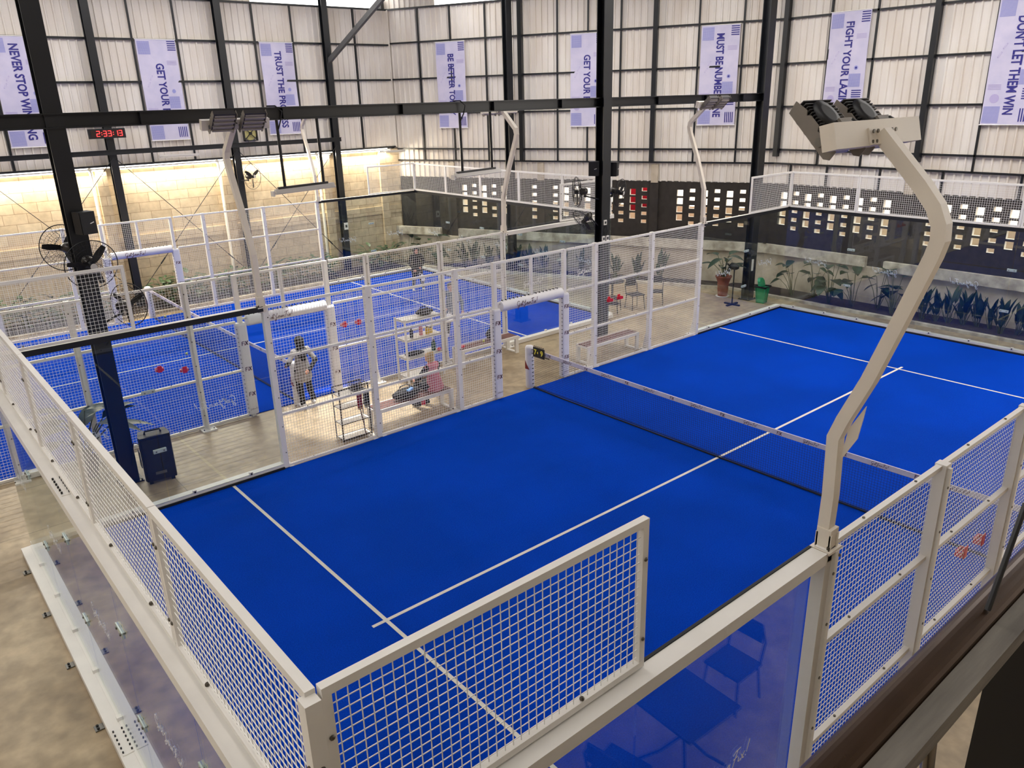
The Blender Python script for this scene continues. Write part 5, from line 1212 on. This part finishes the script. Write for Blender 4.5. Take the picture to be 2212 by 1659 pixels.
def hand_segs(w, d, palm_n, R=True, curl=0.5):
    # wrist point, direction of the hand, palm normal; five separate curled fingers
    w = V(w); d = V(d).normalized(); n = V(palm_n); n = (n-d*n.dot(d)).normalized(); s = d.cross(n)
    if not R: s = -s
    segs = [(w, 0.026, w+d*0.045+s*0.012, 0.026), (w+d*0.01, 0.024, w+d*0.075+s*0.018, 0.019), (w+d*0.01, 0.022, w+d*0.07-s*0.022, 0.018)]
    for k, (o, L) in enumerate(((0.03, 0.062), (0.011, 0.07), (-0.009, 0.066), (-0.028, 0.052))):
        a = w+d*0.08+s*o; b = a+(d*(1-0.4*curl)+n*curl*0.6).normalized()*L*0.5; c = b+(d*(1-1.1*curl)+n*curl).normalized()*L*0.5
        segs += [(a, 0.0095, b, 0.009), (b, 0.009, c, 0.0075)]
    a = w+d*0.03+s*0.028; b = a+(d*0.6+s*0.7+n*0.3).normalized()*0.035; c = b+(d*0.8+s*0.1+n*0.5).normalized()*0.03
    return segs+[(a, 0.012, b, 0.0105), (b, 0.01, c, 0.008)]
def person(label, loc, rz, J, head, shirt, trousers, shoes, hair, hairm, sleeve=1.0, skirt=0.0, vest=None, handn=(0,1,0), look=(0,1,0), scale=1.0, tee=False):
    r = thing('person', label, 'person', loc, rz); r.scale = (scale,)*3
    H = V(head); sh = (V(J['sL'])+V(J['sR']))/2; hp = (V(J['hL'])+V(J['hR']))/2; lk = V(look).normalized(); sd = lk.cross(Z).normalized()
    sx = (V(J['sR'])-V(J['sL'])).normalized()
    body = []
    body += [(hp, 0.115, hp+(sh-hp)*0.5, 0.105), (hp+(sh-hp)*0.5, 0.105, sh-Z*0.06, 0.11), (sh-Z*0.02, 0.06, H-Z*0.08, 0.045)]
    for S in 'LR':
        body += [(J['h'+S], 0.078, J['k'+S], 0.052), (J['k'+S], 0.052, J['a'+S], 0.036), (J['s'+S], 0.052, J['e'+S], 0.038), (J['e'+S], 0.036, J['w'+S], 0.026), (sh, 0.07, J['s'+S], 0.05)]
        a = V(J['a'+S]); body.append((a-Z*0.02, 0.034, a-Z*0.045+V(J.get('f'+S, (0,0.11,0))), 0.03))
        d = V(J['w'+S])-V(J['e'+S]); body += hand_segs(J['w'+S], J.get('d'+S, d), handn, S == 'R', J.get('curl', 0.5))
    ells = [(H, 0.1, (0.76, 0.93, 1.12)), (H+lk*0.088-Z*0.012, 0.016, (0.8, 1, 1.3)), (H+lk*0.06-Z*0.075, 0.045, (1, 1, 0.75)), (H+sd*0.077, 0.022, (0.5, 0.8, 1.2)), (H-sd*0.077, 0.022, (0.5, 0.8, 1.2))]
    obj_mesh('body', blob(body, ells, 0.0085), SKIN, r)
    for q in (-1, 1):
        m = MB(); m.ball(H+lk*0.084+sd*(0.03*q)+Z*0.008, 0.011, 8, sc=(1.2,1,0.8)); lpart('eye', m, RUBBER, r)
    m = MB(); m.ball(H+lk*0.088-Z*0.05, 0.016, 8, sc=(1.3,0.6,0.5)); lpart('mouth', m, mat('lips', srgb(160, 80, 76), 0.5), r)
    t = []
    lo = hp+(sh-hp)*(-skirt)
    t += [(lo-sx*0.05, 0.14+0.05*skirt, hp+(sh-hp)*0.5-sx*0.02, 0.13), (lo+sx*0.05, 0.14+0.05*skirt, hp+(sh-hp)*0.5+sx*0.02, 0.13), (hp+(sh-hp)*0.5, 0.125, sh-Z*0.05, 0.128), (sh-sx*0.06, 0.075, sh+sx*0.06, 0.075)]
    sl = []
    for S in 'LR':
        s_, e_, w_ = V(J['s'+S]), V(J['e'+S]), V(J['w'+S])
        t.append((sh, 0.085, s_, 0.068)); 
        seg = [(s_, 0.068, s_+(e_-s_)*min(1, sleeve*2), 0.056)]
        if sleeve > 0.5: seg.append((e_, 0.054, e_+(w_-e_)*min(0.97, (sleeve-0.5)*2), 0.042))
        if vest and tee: t.append((s_-Z*0.01, 0.06, s_+(e_-s_)*0.8, 0.058)); sl += seg[1:]+[(s_+(e_-s_)*0.5, 0.05, e_, 0.05)]
        elif vest: sl += seg
        else: t += seg
    obj_mesh('top', blob(t, (), 0.013), shirt, r)
    if vest: obj_mesh('sleeves', blob(sl, (), 0.011), vest, r)
    p = [(hp-sx*0.04, 0.135, hp+sx*0.04, 0.135), (hp, 0.13, hp+(sh-hp)*0.2, 0.122)]
    for S in 'LR': p += [(J['h'+S], 0.098, J['k'+S], 0.075), (J['k'+S], 0.075, V(J['a'+S])+Z*0.03, 0.062)]
    obj_mesh('trousers', blob(p, (), 0.013), trousers, r)
    for S in 'LR':
        a = V(J['a'+S]); f = V(J.get('f'+S, (0,0.11,0)))
        obj_mesh('shoe', blob([(a-Z*0.005-f*0.35, 0.05, a-Z*0.02+f*0.3, 0.05), (a-Z*0.025, 0.045, a-Z*0.03+f*1.15, 0.042)], (), 0.01), shoes, r)
    if hair == 'hijab':
        hb = blob([(H+Z*0.035-lk*0.022, 0.104, H-lk*0.03-Z*0.03, 0.104), (H-Z*0.05-lk*0.03, 0.088, sh-lk*0.02+Z*0.02, 0.1), (sh-lk*0.06, 0.09, sh-lk*0.09-Z*0.16, 0.07), (sh+sx*0.07-lk*0.02, 0.075, sh-sx*0.07-lk*0.02, 0.075), (sh-lk*0.05-sx*0.06, 0.07, sh-lk*0.08-sx*0.04-Z*0.12, 0.05), (sh-lk*0.05+sx*0.06, 0.07, sh-lk*0.08+sx*0.04-Z*0.12, 0.05)], (), 0.01)
        obj_mesh('headscarf', hb, hairm, r)
    elif hair == 'bun':
        hb = blob([(H+Z*0.03-lk*0.025, 0.09, H-lk*0.035-Z*0.02, 0.084), (H-lk*0.04-Z*0.02, 0.075, H-lk*0.045-Z*0.07, 0.05)], [(H-lk*0.075+Z*0.095, 0.05, (1,1,0.9))], 0.009)
        obj_mesh('hair', hb, hairm, r)
    else:
        hb = blob([(H+Z*0.042-lk*0.02, 0.096, H-lk*0.035-Z*0.02, 0.084), (H-lk*0.05-Z*0.02, 0.07, sh-lk*0.08-Z*0.02, 0.045)], (), 0.009)
        obj_mesh('hair', hb, hairm, r)
    return r
SHOE = mat('white_shoe', srgb(225, 222, 222), 0.5)
base = dict(hL=(-0.09,0,0.84), hR=(0.09,0,0.84), sL=(-0.165,0,1.27), sR=(0.165,0,1.27))
# standing in the aisle, back to the viewer
person('person standing with back turned in black headscarf and grey T-shirt, near the padded gateway', (5.72, 12.6, FZ), 0.1,
    dict(base, kL=(-0.1,0.02,0.46), kR=(0.12,0.01,0.46), aL=(-0.1,-0.04,0.075), aR=(0.2,0.03,0.075), fR=(0.06,0.1,0), eL=(-0.32,-0.02,1.06), eR=(0.27,-0.12,1.04), wL=(-0.27,0.16,0.98), wR=(0.06,-0.17,0.84), dR=(-0.9,-0.1,-0.2), curl=0.7),
    (0, 0.02, 1.46), mat('grey_tee', srgb(150, 146, 144), 0.85), CLOTHB, SHOE, 'hijab', CLOTHB, 1.0, 0.32, vest=CLOTHB, handn=(0,-1,0), tee=True)
# seated on the bench
person('person seated on the bench, blond hair in a bun, pink vest over black sleeves', (7.66, 10.47, FZ), 0.25,
    dict(hL=(-0.09,0,0.56), hR=(0.09,0,0.56), sL=(-0.165,0.06,0.97), sR=(0.165,0.06,0.97), kL=(-0.13,0.4,0.52), kR=(0.12,0.4,0.52), aL=(-0.13,0.4,0.09), aR=(0.1,0.36,0.09), eL=(-0.27,0.2,0.74), eR=(0.26,0.16,0.74), wL=(-0.16,0.38,0.66), wR=(0.14,0.36,0.66), curl=0.6),
    (0.0, 0.12, 1.16), mat('pink_vest', srgb(214, 130, 142), 0.8), CLOTHB, mat('dark_shoe', srgb(30, 30, 34), 0.6), 'bun', mat('blond_hair', srgb(196, 166, 112), 0.6), 1.0, 0.1, vest=CLOTHB)
# far player in black
person('player all in black with dark headscarf standing deep in the back court', (13.58, 20.0, 0.0), 2.75,
    dict(base, kL=(-0.13,0.06,0.45), kR=(0.13,0.05,0.45), aL=(-0.2,-0.02,0.075), aR=(0.18,0.0,0.075), eL=(-0.27,-0.02,1.02), eR=(0.27,0.04,1.02), wL=(-0.1,0.2,0.88), wR=(0.14,0.22,0.82), curl=0.9),
    (0, 0.04, 1.45), CLOTHB, CLOTHB, SHOE, 'hijab', CLOTHB, 1.0, 0.35, scale=0.95)
# player in blue grey at the near glass
person('player in a blue-grey hoodie and black trousers behind the bench with the black bag', (11.12, 14.6, 0.0), 2.5,
    dict(base, kL=(-0.11,0.07,0.45), kR=(0.11,0.04,0.45), aL=(-0.14,0.03,0.075), aR=(0.15,-0.05,0.075), eL=(-0.3,0.03,1.0), eR=(0.29,0.05,1.02), wL=(-0.3,0.2,0.8), wR=(0.17,0.27,0.9), curl=0.9),
    (0, 0.06, 1.45), mat('blue_grey_hoodie', srgb(92, 112, 128), 0.85), CLOTHB, SHOE, 'short', mat('dark_hair', srgb(34, 26, 24), 0.6), 0.95, 0.15, scale=0.97)
def racket(label, loc, rot, mtl):
    r = thing('padel_racket', label, 'racket', loc, 0, 'padel rackets'); r.rotation_euler = rot
    m = MB(); n = 24; pts = [(0.115*math.cos(2*math.pi*k/n), 0.32+0.135*math.sin(2*math.pi*k/n)) for k in range(n)]
    m.poly([(x, -0.018, z) for x, z in pts], (0, 0.036, 0)); lpart('face', m, mtl, r)
    m = MB(); m.tube([(x*1.0, 0, z) for x, z in pts], 0.02, 8, closed=True); lpart('frame', m, DARK if mtl != DARK else WIRE, r)
    for sx in (-1, 1):
        m = MB(); m.tube([(sx*0.06, 0, 0.21), (sx*0.02, 0, 0.11)], 0.014, 8); lpart('throat', m, mtl, r)
    m = MB(); m.tube([(0, 0, 0.12), (0, 0, 0.0)], 0.017, 10); m.ball((0,0,0), 0.02, 10); lpart('grip', m, DARK, r)
RW = mat('racket_white', srgb(226, 224, 226), 0.4)
racket('white racket in the hand of the far player in black', (13.44, 19.78, 0.74), (0.3, math.radians(150), 0.4), RW)
racket('white racket in the hand of the player in blue-grey', (10.9, 14.36, 0.86), (math.radians(60), math.radians(200), math.radians(-30)), RW)
